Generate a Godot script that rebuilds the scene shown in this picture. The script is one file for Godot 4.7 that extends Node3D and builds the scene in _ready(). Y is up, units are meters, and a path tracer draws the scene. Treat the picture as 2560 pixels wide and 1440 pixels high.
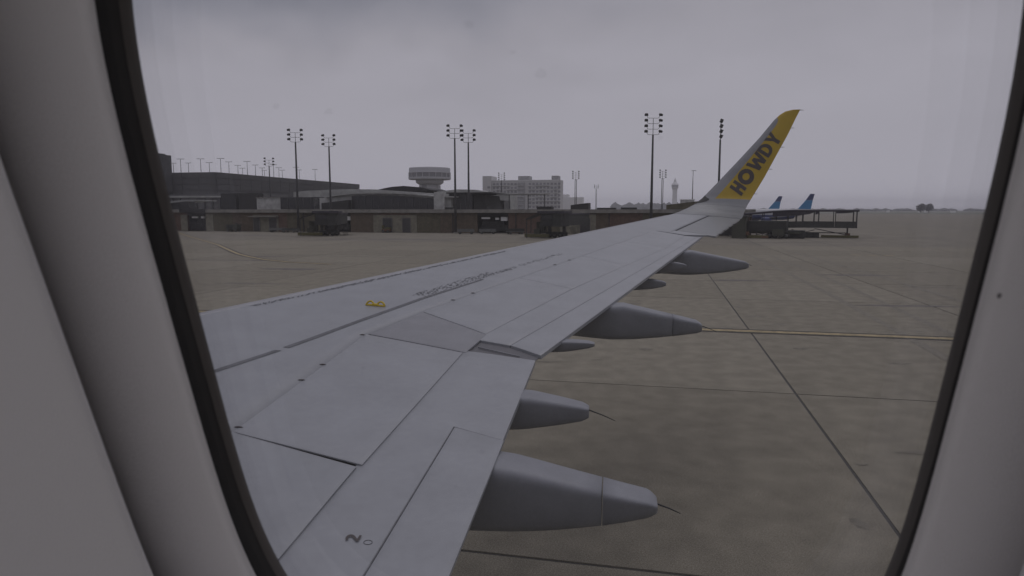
extends Node3D
# An airliner's wing seen through its cabin window, on a grey day at an airport.
# World: y up, the camera looks along -Z. The airplane's own axes are turned by WING_TURN,
# the airport's grid (slabs, concourse, garage) by SITE_TURN.

const WING_TURN := -8.7
const SITE_TURN := -12.3
const EYE := 4.5

var M := {}
var used := {}

# ------------------------------------------------------------------ small helpers
func lin(r: float, g: float, b: float) -> Color:
	return Color(r, g, b).linear_to_srgb()

func mat(key: String, c: Color, rough := 0.7, metal := 0.0, tex: Texture2D = null, tile := 1.0, world := false) -> StandardMaterial3D:
	var m := StandardMaterial3D.new()
	m.albedo_color = c
	m.roughness = rough
	m.metallic = metal
	m.cull_mode = BaseMaterial3D.CULL_DISABLED
	if tex:
		m.albedo_texture = tex
		m.uv1_triplanar = true
		m.uv1_world_triplanar = world
		m.uv1_scale = Vector3.ONE / tile
	M[key] = m
	return m

func numbered(called: String) -> String:
	var n: int = used.get(called, 0)
	used[called] = n + 1
	return called if n == 0 else "%s_%03d" % [called, n]

func begin() -> SurfaceTool:
	var st := SurfaceTool.new()
	st.begin(Mesh.PRIMITIVE_TRIANGLES)
	return st

func commit(st: SurfaceTool) -> ArrayMesh:
	st.index()
	st.generate_normals()
	return st.commit()

func put(called: String, mesh: Mesh, m: Material, parent: Node = self) -> MeshInstance3D:
	var o := MeshInstance3D.new()
	o.name = numbered(called) if parent == self else called
	o.mesh = mesh
	o.material_override = m
	o.cast_shadow = GeometryInstance3D.SHADOW_CASTING_SETTING_ON
	parent.add_child(o, true)
	return o

func obj(called: String, st: SurfaceTool, m: Material, parent: Node = self) -> MeshInstance3D:
	return put(called, commit(st), m, parent)

func tag(o: Node, label: String, category := "", group := "", kind := "") -> Node:
	o.set_meta("label", label)
	if category: o.set_meta("category", category)
	if group: o.set_meta("group", group)
	if kind: o.set_meta("kind", kind)
	return o

func thing(called: String, label: String, category: String, at: Vector3, turn := 0.0, group := "") -> Node3D:
	var o := Node3D.new()
	o.name = numbered(called)
	add_child(o)
	o.position = at
	o.rotation_degrees.y = turn
	tag(o, label, category, group)
	return o

func dup(src: Node3D, called: String, label: String, at: Vector3, turn: float, group := "") -> Node3D:
	var o: Node3D = src.duplicate()
	o.name = numbered(called)
	add_child(o)
	o.position = at
	o.rotation_degrees.y = turn
	tag(o, label, "", group)
	return o

# site grid (along the concourse, height, away from the camera) to the world
func site(s1: float, h: float, s2: float) -> Vector3:
	return Vector3(s1, h, -s2).rotated(Vector3.UP, deg_to_rad(SITE_TURN))

func site_thing(called: String, label: String, category: String, s1: float, s2: float, h := 0.0, group := "") -> Node3D:
	var o := thing(called, label, category, site(s1, h, s2), SITE_TURN, group)
	o.set_meta("o1", s1)
	o.set_meta("o2", s2)
	o.set_meta("oh", h)
	return o

func tri(st: SurfaceTool, a: Vector3, b: Vector3, c: Vector3) -> void:
	st.add_vertex(a); st.add_vertex(b); st.add_vertex(c)

func quad(st: SurfaceTool, a: Vector3, b: Vector3, c: Vector3, d: Vector3) -> void:
	tri(st, a, b, c); tri(st, a, c, d)

# box by two corners, flat shaded
func box(st: SurfaceTool, lo: Vector3, hi: Vector3, t := Transform3D.IDENTITY) -> void:
	st.set_smooth_group(-1)
	var p: Array[Vector3] = []
	for k in 8:
		p.append(t * Vector3(hi.x if k & 1 else lo.x, hi.y if k & 2 else lo.y, hi.z if k & 4 else lo.z))
	quad(st, p[4], p[6], p[7], p[5]); quad(st, p[1], p[3], p[2], p[0])
	quad(st, p[0], p[2], p[6], p[4]); quad(st, p[5], p[7], p[3], p[1])
	quad(st, p[2], p[3], p[7], p[6]); quad(st, p[4], p[5], p[1], p[0])

# box in site coordinates under a site thing
func sbox(st: SurfaceTool, p: Node3D, x0: float, x1: float, y0: float, y1: float, d0: float, d1: float) -> void:
	var o1: float = p.get_meta("o1"); var o2: float = p.get_meta("o2"); var oh: float = p.get_meta("oh")
	box(st, Vector3(x0 - o1, y0 - oh, -(d1 - o2)), Vector3(x1 - o1, y1 - oh, -(d0 - o2)))

func part(p: Node3D, called: String, m: Material, x0: float, x1: float, y0: float, y1: float, d0: float, d1: float, under: Node = null) -> MeshInstance3D:
	var st := begin()
	sbox(st, p, x0, x1, y0, y1, d0, d1)
	return obj(called, st, m, under if under else p)

# outline (site x, height) pushed from d0 to d1
func prism(p: Node3D, called: String, m: Material, outline: Array, d0: float, d1: float, under: Node = null) -> MeshInstance3D:
	var st := begin()
	st.set_smooth_group(-1)
	var o1: float = p.get_meta("o1"); var o2: float = p.get_meta("o2"); var oh: float = p.get_meta("oh")
	var poly := PackedVector2Array()
	for q in outline: poly.append(Vector2(q[0] - o1, q[1] - oh))
	var idx := Geometry2D.triangulate_polygon(poly)
	for z in [-(d0 - o2), -(d1 - o2)]:
		for k in range(0, idx.size(), 3):
			tri(st, Vector3(poly[idx[k]].x, poly[idx[k]].y, z), Vector3(poly[idx[k + 1]].x, poly[idx[k + 1]].y, z), Vector3(poly[idx[k + 2]].x, poly[idx[k + 2]].y, z))
	for k in poly.size():
		var a := poly[k]; var b := poly[(k + 1) % poly.size()]
		quad(st, Vector3(a.x, a.y, -(d0 - o2)), Vector3(a.x, a.y, -(d1 - o2)), Vector3(b.x, b.y, -(d1 - o2)), Vector3(b.x, b.y, -(d0 - o2)))
	return obj(called, st, m, under if under else p)

# tube along points with a radius for each
func tube(st: SurfaceTool, pts: Array, radii: Array, sides := 8) -> void:
	st.set_smooth_group(1)
	var rings := []
	for k in pts.size():
		var t: Vector3 = (pts[mini(k + 1, pts.size() - 1)] - pts[maxi(k - 1, 0)]).normalized()
		var u: Vector3 = t.cross(Vector3.UP if absf(t.y) < 0.9 else Vector3.RIGHT).normalized()
		var v: Vector3 = t.cross(u)
		var ring := []
		for s in sides:
			var f := TAU * s / sides
			ring.append(pts[k] + (u * cos(f) + v * sin(f)) * radii[mini(k, radii.size() - 1)])
		rings.append(ring)
	loft(st, rings, true, true)

# skin over rings of points; round: rings are closed
func loft(st: SurfaceTool, rings: Array, round := true, caps := false) -> void:
	for k in rings.size() - 1:
		var a: Array = rings[k]; var b: Array = rings[k + 1]
		var n := a.size()
		for s in (n if round else n - 1):
			var q := (s + 1) % n
			quad(st, a[s], b[s], b[q], a[q])
	if caps:
		for e in [0, rings.size() - 1]:
			var r: Array = rings[e]
			var c := Vector3.ZERO
			for p in r: c += p
			c /= r.size()
			for s in r.size():
				var q := (s + 1) % r.size()
				if e == 0: tri(st, c, r[s], r[q])
				else: tri(st, c, r[q], r[s])

func interp(x: float, xs: Array, ys: Array) -> float:
	if x <= xs[0]: return ys[0]
	for k in xs.size() - 1:
		if x <= xs[k + 1]:
			return lerpf(ys[k], ys[k + 1], (x - xs[k]) / (xs[k + 1] - xs[k]))
	return ys[-1]

func noise(seed_: int, freq: float, octaves := 4) -> FastNoiseLite:
	var n := FastNoiseLite.new()
	n.seed = seed_
	n.noise_type = FastNoiseLite.TYPE_SIMPLEX_SMOOTH
	n.frequency = freq
	n.fractal_octaves = octaves
	return n

# seamless grey texture from [noise, weight] layers round 1.0
func grey_texture(size: int, layers: Array, floor_ := 0.55) -> ImageTexture:
	var imgs := []
	for l in layers: imgs.append([l[0].get_seamless_image(size, size), l[1]])
	var out := Image.create(size, size, true, Image.FORMAT_RGB8)
	for y in size:
		for x in size:
			var v := 0.86
			for l in imgs: v += (l[0].get_pixel(x, y).r - 0.5) * l[1]
			v = clampf(v, floor_, 1.0)
			out.set_pixel(x, y, Color(v, v, v))
	out.generate_mipmaps()
	return ImageTexture.create_from_image(out)

# ------------------------------------------------------------------ the wing's upper surface
# o: metres outboard of the seat, a: metres aft of it, heights above the ground
func a_le(o: float) -> float: return -6.889 + 0.51 * o
func a_te(o: float) -> float: return -0.6 if o < 5.0 else -0.6 + 0.285 * (o - 5.0)
func h_crest(o: float) -> float: return 3.60 + 0.082 * (o - 5.8)
func h_te(o: float) -> float: return 3.37 + (0.072 if o < 5.0 else 0.090) * (o - 5.0)

func top(o: float, a: float) -> float:
	var l := a_le(o)
	var c := a_te(o) - l
	var x := (a - l) / c
	if x < 0.14:
		var s := clampf((0.14 - x) / 0.14, 0, 1)
		return h_crest(o) - 0.055 * c * (1.0 - sqrt(maxf(0.0, 1.0 - s * s)))
	return h_te(o) + (h_crest(o) - h_te(o)) * (1.0 - pow((x - 0.14) / 0.86, 1.5))

func wp(o: float, a: float, dh := 0.0) -> Vector3:
	return Vector3(a, top(o, a) + dh, -o)

func naca(x: float) -> float:
	return 5.0 * (0.2969 * sqrt(x) - 0.126 * x - 0.3516 * x * x + 0.2843 * x * x * x - 0.1036 * x * x * x * x)

func front_line(o: float) -> float:
	if o < 5.22: return -2.0
	if o < 6.04: return lerpf(-2.0, -1.75, (o - 5.22) / 0.82)
	if o < 12.66: return -1.75 + 0.373 * (o - 6.04)
	return 1.02 + 0.335 * (o - 12.75)

# a skin panel over four plan corners (o, a): front inboard, front outboard, rear outboard, rear inboard
func panel(called: String, q: Array, m: Material, parent: Node, n := 10, dip := 0.0, thick := 0.018, gap := 0.006, lift := 0.0, front := 0.006) -> MeshInstance3D:
	var c: Array[Vector2] = []
	for k in 4:
		var p := Vector2(q[k][0], q[k][1])
		var nx := Vector2(q[(k + 1) % 4][0], q[(k + 1) % 4][1])
		var pv := Vector2(q[(k + 3) % 4][0], q[(k + 3) % 4][1])
		var along := [gap, front, gap, gap]      # insets on the edge that leaves each corner
		var back := [front, gap, gap, gap]
		c.append(p + (nx - p).normalized() * along[k] + (pv - p).normalized() * back[k])
	var ts := []
	var span := c[0].distance_to(c[1])
	var deep := c[0].distance_to(c[3])
	var e1 := 0.008 / span
	var e2 := 0.008 / deep
	var us := [0.0, e1]
	for k in range(1, n): us.append(float(k) / n)
	us += [1.0 - e1, 1.0]
	ts = [0.0, e2]
	for k in range(1, 8): ts.append(k / 8.0)
	ts += [1.0 - e2, 1.0]
	var st := begin()
	st.set_smooth_group(1)
	var rows := []
	var low := []
	for t in ts:
		var row := []
		var lrow := []
		for u in us:
			var p := c[0].lerp(c[1], u).lerp(c[3].lerp(c[2], u), t)
			var edge := 0.004 if (u == 0.0 or u == 1.0 or t == 0.0 or t == 1.0) else 0.0
			var d := lift - edge
			if dip > 0.0: d -= dip * pow(clampf(1.0 - t / 0.45, 0, 1), 2.0)
			var v := wp(p.x, p.y, d)
			row.append(v)
			lrow.append(v - Vector3(0, thick, 0))
		rows.append(row)
		low.append(lrow)
	loft(st, rows, false)
	st.set_smooth_group(2)
	loft(st, low, false)
	st.set_smooth_group(-1)
	var last := us.size() - 1
	for k in last:
		quad(st, rows[0][k], rows[0][k + 1], low[0][k + 1], low[0][k])
		quad(st, rows[-1][k], low[-1][k], low[-1][k + 1], rows[-1][k + 1])
	for k in ts.size() - 1:
		quad(st, rows[k][0], low[k][0], low[k + 1][0], rows[k + 1][0])
		quad(st, rows[k][last], rows[k + 1][last], low[k + 1][last], low[k][last])
	return obj(called, st, m, parent)

const FAIR := [[0.0, 1.0], [0.45, 0.985], [0.72, 0.955], [0.85, 0.92], [0.93, 0.86], [0.98, 0.78], [1.0, 0.67], [0.985, 0.5], [0.93, 0.1], [0.84, -0.35], [0.74, -0.68], [0.62, -0.86], [0.38, -0.97], [0.0, -1.0]]

# a canoe-shaped flap track fairing along the flight direction
func fairing(parent: Node, oc: float, hw: Array, as_: Array, tops: Array, bots: Array, wick: float, split := 99.0) -> void:
	var a0: float = as_[0]
	var a1: float = as_[-1]
	var st := begin()
	st.set_smooth_group(1)
	var st2 := begin()
	st2.set_smooth_group(1)
	var rings := []
	var rings2 := []
	var steps := 22
	var stops := []
	for k in steps + 1: stops.append(a0 + (a1 - 0.05 - a0) * k / steps)
	for e in [0.03, 0.015, 0.004, 0.0]: stops.append(a1 - e)
	for k in stops.size():
		var a: float = stops[k]
		var f := (a - a0) / (a1 - a0)
		var t := interp(a, as_, tops)
		var b := interp(a, as_, bots)
		var w: float = lerpf(hw[0], hw[1], pow(clampf((f - 0.25) / 0.75, 0, 1), 1.3))
		var shrink := 1.0
		if a > a1 - 0.05: shrink = lerpf(0.62, 1.0, sqrt(clampf((a1 - a) / 0.05, 0, 1)))
		var mid := (t + b) / 2
		var ring := []
		for half in [1.0, -1.0]:
			var order := range(FAIR.size()) if half > 0 else range(FAIR.size() - 2, 0, -1)
			for i in order:
				ring.append(Vector3(a, mid + FAIR[i][1] * (t - b) / 2 * lerpf(1.0, shrink, 0.6), -(oc + half * FAIR[i][0] * w * shrink)))
		if a <= split: rings.append(ring)
		else:
			if rings2.is_empty():
				var moved := []
				for p in rings[-1]: moved.append(p + Vector3(0.006, 0, 0))
				rings2.append(moved)
			rings2.append(ring)
	loft(st, rings, true, true)
	var o := obj("flap_track_fairing", st, M.fairing, parent)
	if rings2.size():
		loft(st2, rings2, true, true)
		obj("tail_cone", st2, M.fairing, o)
	if wick > 0.0:
		var w := begin()
		var hh := (interp(a1, as_, tops) * 0.75 + interp(a1, as_, bots) * 0.25)
		tube(w, [Vector3(a1 - 0.02, hh, -oc), Vector3(a1 + wick * 0.5, hh - wick * 0.21, -oc), Vector3(a1 + wick, hh - wick * 0.42, -oc)], [0.005, 0.004, 0.002], 6)
		obj("static_wick", w, M.black, o)

# ------------------------------------------------------------------ the upturned wing tip
var tip_le := [[15.7, 1.118, 4.40], [16.05, 1.38, 4.45], [16.28, 1.59, 4.52], [16.44, 1.78, 4.62], [16.54, 1.97, 4.77], [16.68, 2.38, 5.20], [16.78, 2.83, 5.69], [16.89, 3.28, 6.19], [16.97, 3.60, 6.59], [17.0, 3.73, 6.71], [17.015, 3.85, 6.785], [17.02, 4.0, 6.82]]
var tip_te := [[15.7, 2.72, 4.325], [15.97, 2.80, 4.36], [16.2, 2.87, 4.45], [16.42, 2.97, 4.60], [16.55, 3.09, 4.78], [16.69, 3.37, 5.24], [16.80, 3.64, 5.75], [16.90, 3.91, 6.26], [16.98, 4.07, 6.60], [17.0, 4.13, 6.72], [17.017, 4.165, 6.79], [17.02, 4.185, 6.825]]

func tip_at(k: float, e: Array) -> Vector3:
	var i := clampi(int(k), 0, e.size() - 2)
	var f := k - i
	return Vector3(lerpf(e[i][1], e[i + 1][1], f), lerpf(e[i][2], e[i + 1][2], f), -lerpf(e[i][0], e[i + 1][0], f))

func tip_point(k: float, x: float, side: float, off := 0.0) -> Vector3:
	var l := tip_at(k, tip_le)
	var t := tip_at(k, tip_te)
	var c := t - l
	var s: Vector3 = tip_at(minf(k + 0.3, 11.0), tip_le).lerp(tip_at(minf(k + 0.3, 11.0), tip_te), 0.5) - tip_at(maxf(k - 0.3, 0), tip_le).lerp(tip_at(maxf(k - 0.3, 0), tip_te), 0.5)
	var n := s.cross(c).normalized()
	if n.y < 0 and k < 3.0 or n.z < 0 and k >= 3.0: n = -n
	var v := l + c * x + n * side * (naca(x) * 0.105 * c.length() + off)
	if k < 1.9:
		# grows out of the wing's own surface
		var o := -v.z
		var w := 1.0 - smoothstep(0.0, 1.9, k)
		var q := wp(o, v.x, 0.0 if side > 0.0 else -naca(x) * 0.25 * c.length())
		v.y = lerpf(v.y, q.y, w)
	return v

func tip_skin(called: String, k0: float, k1: float, x0: float, x1: Callable, side: Array, m: Material, parent: Node, off := 0.0) -> MeshInstance3D:
	var st := begin()
	st.set_smooth_group(1)
	for sd in side:
		var rows := []
		var n := maxi(3, int((k1 - k0) * 5))
		for r in n + 1:
			var k := lerpf(k0, k1, float(r) / n)
			var row := []
			var xa := x0
			var xb: float = x1.call(k)
			for c in 13:
				var f := c / 12.0
				row.append(tip_point(k, lerpf(xa, xb, f * f if xa == 0.0 else f), sd, off))
			rows.append(row)
		loft(st, rows, false)
	return obj(called, st, m, parent)

# ------------------------------------------------------------------ window wall, in the airplane's axes
const WALL_TILT := 18.0
const WC := Vector2(-0.0241, 0.0437)

func wall_point(a: float, w: float, d: float) -> Vector3:
	var t := deg_to_rad(WALL_TILT)
	return Vector3(a, EYE - w * cos(t), -(d + w * sin(t)))

func window_ring(hx: float, hy: float, d: float, dx := 0.0, n := 120) -> Array:
	var r := []
	for k in n:
		var f := TAU * k / n
		var c := cos(f); var s := sin(f)
		r.append(wall_point(WC.x + dx + hx * signf(c) * pow(absf(c), 0.5), WC.y + hy * signf(s) * pow(absf(s), 0.5), d))
	return r

func rect_ring(a0: float, a1: float, w0: float, w1: float, hx: float, hy: float, f: float, d: float, n := 120) -> Array:
	var r := []
	for k in n:
		var g := TAU * k / n
		var c := cos(g); var s := sin(g)
		var p := Vector2(hx * signf(c) * pow(absf(c), 0.5), hy * signf(s) * pow(absf(s), 0.5))
		var q := Vector2(p.x / hx, p.y / hy)
		var big := maxf(absf(q.x), absf(q.y))
		q /= big
		var rect := Vector2((a1 - WC.x) * q.x if q.x > 0 else (WC.x - a0) * q.x, (w1 - WC.y) * q.y if q.y > 0 else (WC.y - w0) * q.y)
		p = p.lerp(rect, f)
		r.append(wall_point(WC.x + p.x, WC.y + p.y, d))
	return r

# ==================================================================================================
func _ready() -> void:
	# ---------------------------------------------------------------- camera, sky, sun, exposure
	var cam := Camera3D.new()
	cam.name = "camera"
	add_child(cam)
	cam.position = Vector3(0, EYE, 0)
	cam.rotation.x = -atan(195.0 / 1700.0)
	cam.fov = rad_to_deg(2.0 * atan(720.0 / 1700.0))
	var optics := CameraAttributesPhysical.new()
	optics.frustum_focal_length = 12.0 / (720.0 / 1700.0)
	optics.frustum_focus_distance = 30.0
	optics.frustum_near = 0.02
	optics.frustum_far = 12000.0
	optics.exposure_aperture = 28.0      # a pupil of 1 mm, a phone's
	cam.attributes = optics
	cam.near = 0.02
	cam.far = 12000.0
	cam.current = true

	var env := Environment.new()
	env.background_mode = Environment.BG_SKY
	env.sky = Sky.new()
	var pano := PanoramaSkyMaterial.new()
	pano.panorama = sky_picture()
	env.sky.sky_material = pano
	env.background_energy_multiplier = 1.0
	env.tonemap_mode = Environment.TONE_MAPPER_LINEAR
	env.tonemap_exposure = 0.4
	env.sdfgi_enabled = true
	env.ssao_enabled = true
	env.ssil_enabled = true
	env.fog_enabled = true
	env.fog_density = 0.0002
	env.fog_light_color = lin(0.86, 0.85, 0.90)
	var we := WorldEnvironment.new()
	we.name = "environment"
	we.environment = env
	add_child(we)

	var sun := DirectionalLight3D.new()
	sun.name = "sun"
	sun.light_color = Color(1.0, 0.98, 0.95)
	sun.light_energy = 0.16
	sun.light_angular_distance = 30.0
	sun.shadow_enabled = true
	sun.rotation_degrees = Vector3(-62, 150, 0)
	add_child(sun)

	materials()
	build_ground()
	build_concourse()
	build_terminal()
	build_distance()
	build_airplane()
	build_cabin()
	build_bridges()
	build_parked_airplanes()
	build_masts()
	build_small_things()

func sky_picture() -> ImageTexture:
	var w := 1024
	var h := 512
	var img := Image.create(w, h, false, Image.FORMAT_RGBF)
	var n1 := noise(11, 0.9, 5)
	var n2 := noise(29, 2.6, 4)
	for y in h:
		var el := PI / 2 - PI * (y + 0.5) / h
		for x in w:
			var az := wrapf(TAU * (x + 0.5) / w, -PI, PI)   # the picture starts at -Z
			var d := Vector3(sin(az) * cos(el), sin(el), -cos(az) * cos(el))
			var v := 0.84
			var tint := Color(0.975, 0.95, 1.075)
			if el > 0.0:
				var up := sin(el)
				var q := Vector2(d.x, d.z) / (up + 0.22)
				var c := n1.get_noise_3d(q.x * 0.9, q.y * 0.9, 3.0) * 0.7 + n2.get_noise_3d(q.x * 0.7, q.y * 0.9, 9.0) * 0.3
				var amount := smoothstep(0.03, 0.26, up)
				v = lerpf(0.97, 0.93 + c * 0.16, amount) + 0.40 * exp(-up / 0.03)
				# thicker cloud bases all round, one of them to the upper left of the airfield
				var dark := 0.0
				for b in [[-0.38, 0.50], [0.95, 0.3], [1.9, 0.5], [2.8, 0.4], [-1.25, 0.45], [-2.2, 0.5]]:
					dark = maxf(dark, exp(-pow(wrapf(az - b[0], -PI, PI) / b[1], 2.0)))
				dark *= smoothstep(0.15, 0.34, up + n2.get_noise_3d(d.x * 1.6, d.y * 2.0, d.z * 1.6) * 0.06) * (1.0 - smoothstep(0.36, 0.7, up))
				v -= 0.50 * dark
				# an overcast sky is brightest overhead
				v += 0.62 * smoothstep(0.30, 0.85, up)
				v = clampf(v, 0.42, 1.7)
				var cool := clampf((0.84 - v) * 0.35, 0.0, 0.12)
				tint = Color(0.975 - cool * 0.6, 0.95 - cool * 0.2, 1.075 + cool * 0.4)
			else:
				v = lerpf(1.2, 0.25, smoothstep(0.0, 0.10, -el))
			img.set_pixel(x, y, Color(v * tint.r, v * tint.g, v * tint.b))
	return ImageTexture.create_from_image(img)

# ------------------------------------------------------------------ materials
func materials() -> void:
	var concrete := grey_texture(1024, [[noise(1, 0.005, 4), 0.13], [noise(2, 0.06, 3), 0.06], [noise(3, 0.15, 3), 0.33]], 0.5)
	var paint := grey_texture(512, [[noise(4, 0.008, 4), 0.07], [noise(5, 0.06, 3), 0.05]], 0.7)
	var dirt := grey_texture(512, [[noise(6, 0.012, 5), 0.26], [noise(7, 0.09, 3), 0.14]], 0.5)
	var tones := [[0.283, 0.260, 0.206], [0.272, 0.250, 0.198], [0.292, 0.269, 0.214], [0.264, 0.242, 0.192]]
	for k in 4:
		var m := mat("slab%d" % k, lin(tones[k][0], tones[k][1], tones[k][2]), 0.85, 0.0, concrete, 4.3, true)
		m.uv1_offset = Vector3(0.37 * k, 0, 0.61 * k)
		m.metallic_specular = 0.2
	mat("far_ground", lin(0.262, 0.242, 0.2), 0.9, 0.0, concrete, 31.0, true)
	M.far_ground.metallic_specular = 0.2
	mat("seal", lin(0.05, 0.047, 0.043), 0.9)
	mat("grass", lin(0.10, 0.105, 0.075), 0.95)
	mat("line_black", lin(0.055, 0.05, 0.045), 0.9, 0.0, dirt, 3.0, true)
	mat("line_yellow", lin(0.37, 0.30, 0.16), 0.85, 0.0, dirt, 2.3, true)
	mat("tyre_rubber", lin(0.205, 0.187, 0.146), 0.9, 0.0, dirt, 2.1, true)
	mat("stain", lin(0.15, 0.135, 0.12), 0.9, 0.0, dirt, 5.0, true)
	var wing := mat("wing", lin(0.312, 0.325, 0.35), 0.42, 0.0, paint, 1.9)
	wing.clearcoat_enabled = true
	wing.clearcoat = 0.25
	wing.clearcoat_roughness = 0.35
	var flap := mat("flap", lin(0.327, 0.34, 0.366), 0.42, 0.0, paint, 2.3)
	flap.clearcoat_enabled = true
	flap.clearcoat = 0.25
	flap.clearcoat_roughness = 0.35
	mat("fairing", lin(0.262, 0.272, 0.30), 0.5, 0.0, paint, 0.9)
	mat("wing_dark", lin(0.28, 0.285, 0.308), 0.5, 0.0, paint, 1.3)
	mat("nose_metal", lin(0.38, 0.385, 0.41), 0.45, 0.35, paint, 1.6)
	mat("recess", lin(0.11, 0.11, 0.12), 0.7)
	mat("wing_line", lin(0.13, 0.135, 0.15), 0.6, 0.0, dirt, 0.4)
	mat("yellow", lin(0.50, 0.34, 0.010), 0.45, 0.0, paint, 1.5)
	mat("letter", lin(0.045, 0.035, 0.035), 0.5)
	mat("black", lin(0.018, 0.018, 0.02), 0.6)
	mat("tip_grey", lin(0.26, 0.27, 0.28), 0.42, 0.0, paint, 1.2)
	mat("tip_metal", lin(0.27, 0.275, 0.29), 0.38, 0.35, paint, 0.8)
	mat("white_skin", lin(0.70, 0.70, 0.71), 0.4, 0.0, paint, 2.0)
	mat("fitting", lin(0.50, 0.36, 0.015), 0.5)
	# cabin
	var grain := noise(8, 0.35, 3).get_seamless_image(256, 256)
	grain.bump_map_to_normal_map(2.2)
	grain.generate_mipmaps()
	var bump := ImageTexture.create_from_image(grain)
	for c in [["cabin", 0.74, 0.725, 0.72], ["reveal", 0.86, 0.84, 0.83]]:
		var m := mat(c[0], lin(c[1], c[2], c[3]), 0.6)
		m.uv1_triplanar = true
		m.uv1_scale = Vector3.ONE / 0.05
		m.normal_enabled = true
		m.normal_texture = bump
		m.normal_scale = 0.7
	mat("rubber", lin(0.028, 0.027, 0.027), 0.65)
	mat("rubber_lip", lin(0.034, 0.032, 0.031), 0.7)  # a step lighter than the seal, leads into the painted glare
	mat("carpet", lin(0.05, 0.055, 0.07), 0.95)
	var glass := mat("glass_pane", Color(0.96, 0.97, 1.0, 0.03), 0.02)
	glass.transparency = BaseMaterial3D.TRANSPARENCY_ALPHA
	var speck := mat("speck", Color(0.2, 0.19, 0.19, 0.05), 0.9)
	speck.transparency = BaseMaterial3D.TRANSPARENCY_ALPHA
	for k in 3:
		var film := mat("grime%d" % k, Color(0.62, 0.61, 0.62, [0.11, 0.065, 0.03][k]), 0.9)
		film.transparency = BaseMaterial3D.TRANSPARENCY_ALPHA
	mat("scuff", lin(0.22, 0.21, 0.21), 0.8)
	mat("seal_glare", lin(0.095, 0.086, 0.079), 0.8)  # soft glare beside the pane, painted as a lighter brown-grey
	# airport
	mat("brick", lin(0.125, 0.095, 0.066), 0.9, 0.0, dirt, 6.0, true)
	mat("brick_red", lin(0.14, 0.088, 0.066), 0.9, 0.0, dirt, 5.0, true)
	mat("brick_olive", lin(0.118, 0.104, 0.066), 0.9, 0.0, dirt, 7.0, true)
	mat("beige", lin(0.25, 0.235, 0.18), 0.9, 0.0, dirt, 6.0, true)
	mat("fascia", lin(0.27, 0.26, 0.235), 0.8, 0.0, dirt, 8.0, true)
	mat("door", lin(0.035, 0.034, 0.036), 0.6)
	mat("door_frame", lin(0.13, 0.12, 0.11), 0.6)
	mat("dark_bay", lin(0.03, 0.03, 0.03), 0.8)
	mat("white_panel", lin(0.50, 0.50, 0.485), 0.7, 0.0, dirt, 9.0, true)
	mat("roof_grey", lin(0.40, 0.405, 0.39), 0.6, 0.0, dirt, 14.0, true)
	mat("dark_glass", lin(0.018, 0.019, 0.024), 0.25)
	mat("mullion", lin(0.07, 0.07, 0.075), 0.5)
	mat("charcoal", lin(0.027, 0.027, 0.029), 0.8, 0.0, dirt, 9.0, true)
	mat("garage", lin(0.085, 0.086, 0.09), 0.8, 0.0, dirt, 11.0, true)
	mat("garage_band", lin(0.095, 0.096, 0.10), 0.8, 0.0, dirt, 9.0, true)
	mat("garage_low", lin(0.14, 0.14, 0.143), 0.8, 0.0, dirt, 9.0, true)
	mat("tower", lin(0.43, 0.43, 0.45), 0.7)
	mat("tower_band", lin(0.46, 0.46, 0.475), 0.7)
	mat("tower_glass", lin(0.20, 0.20, 0.21), 0.4)
	mat("hotel", lin(0.47, 0.465, 0.465), 0.8)
	mat("hotel_dark", lin(0.42, 0.42, 0.43), 0.8, 0.0, dirt, 14.0, true)
	mat("hotel_glass", lin(0.22, 0.22, 0.23), 0.3)
	mat("far_concrete", lin(0.62, 0.62, 0.62), 0.8)
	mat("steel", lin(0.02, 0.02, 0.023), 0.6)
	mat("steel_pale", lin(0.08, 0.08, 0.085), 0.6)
	mat("lamp_box", lin(0.014, 0.014, 0.016), 0.6)
	mat("bridge_roof", lin(0.03, 0.026, 0.042), 0.6, 0.0, dirt, 3.0)
	mat("bridge_dark", lin(0.02, 0.021, 0.021), 0.7, 0.0, dirt, 3.0)
	mat("bridge_grey", lin(0.045, 0.047, 0.044), 0.7, 0.0, dirt, 3.0)
	mat("bridge_olive", lin(0.05, 0.052, 0.036), 0.7, 0.0, dirt, 2.0)
	mat("safety_yellow", lin(0.12, 0.11, 0.035), 0.7, 0.0, dirt, 1.2)
	mat("safety_orange", lin(0.15, 0.07, 0.035), 0.7, 0.0, dirt, 1.2)
	mat("tyre", lin(0.015, 0.015, 0.015), 0.9)
	mat("cart_grey", lin(0.13, 0.135, 0.13), 0.7, 0.0, dirt, 2.0)
	mat("white_box", lin(0.75, 0.75, 0.74), 0.6)
	mat("plane_white", lin(0.50, 0.51, 0.53), 0.4, 0.0, paint, 4.0)
	mat("plane_navy", lin(0.03, 0.045, 0.13), 0.4)
	mat("plane_blue", lin(0.045, 0.19, 0.37), 0.4)
	mat("plane_grey", lin(0.17, 0.175, 0.19), 0.5)
	mat("tree_far", lin(0.05, 0.055, 0.045), 0.95)
	mat("bark", lin(0.06, 0.05, 0.04), 0.95)

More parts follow.
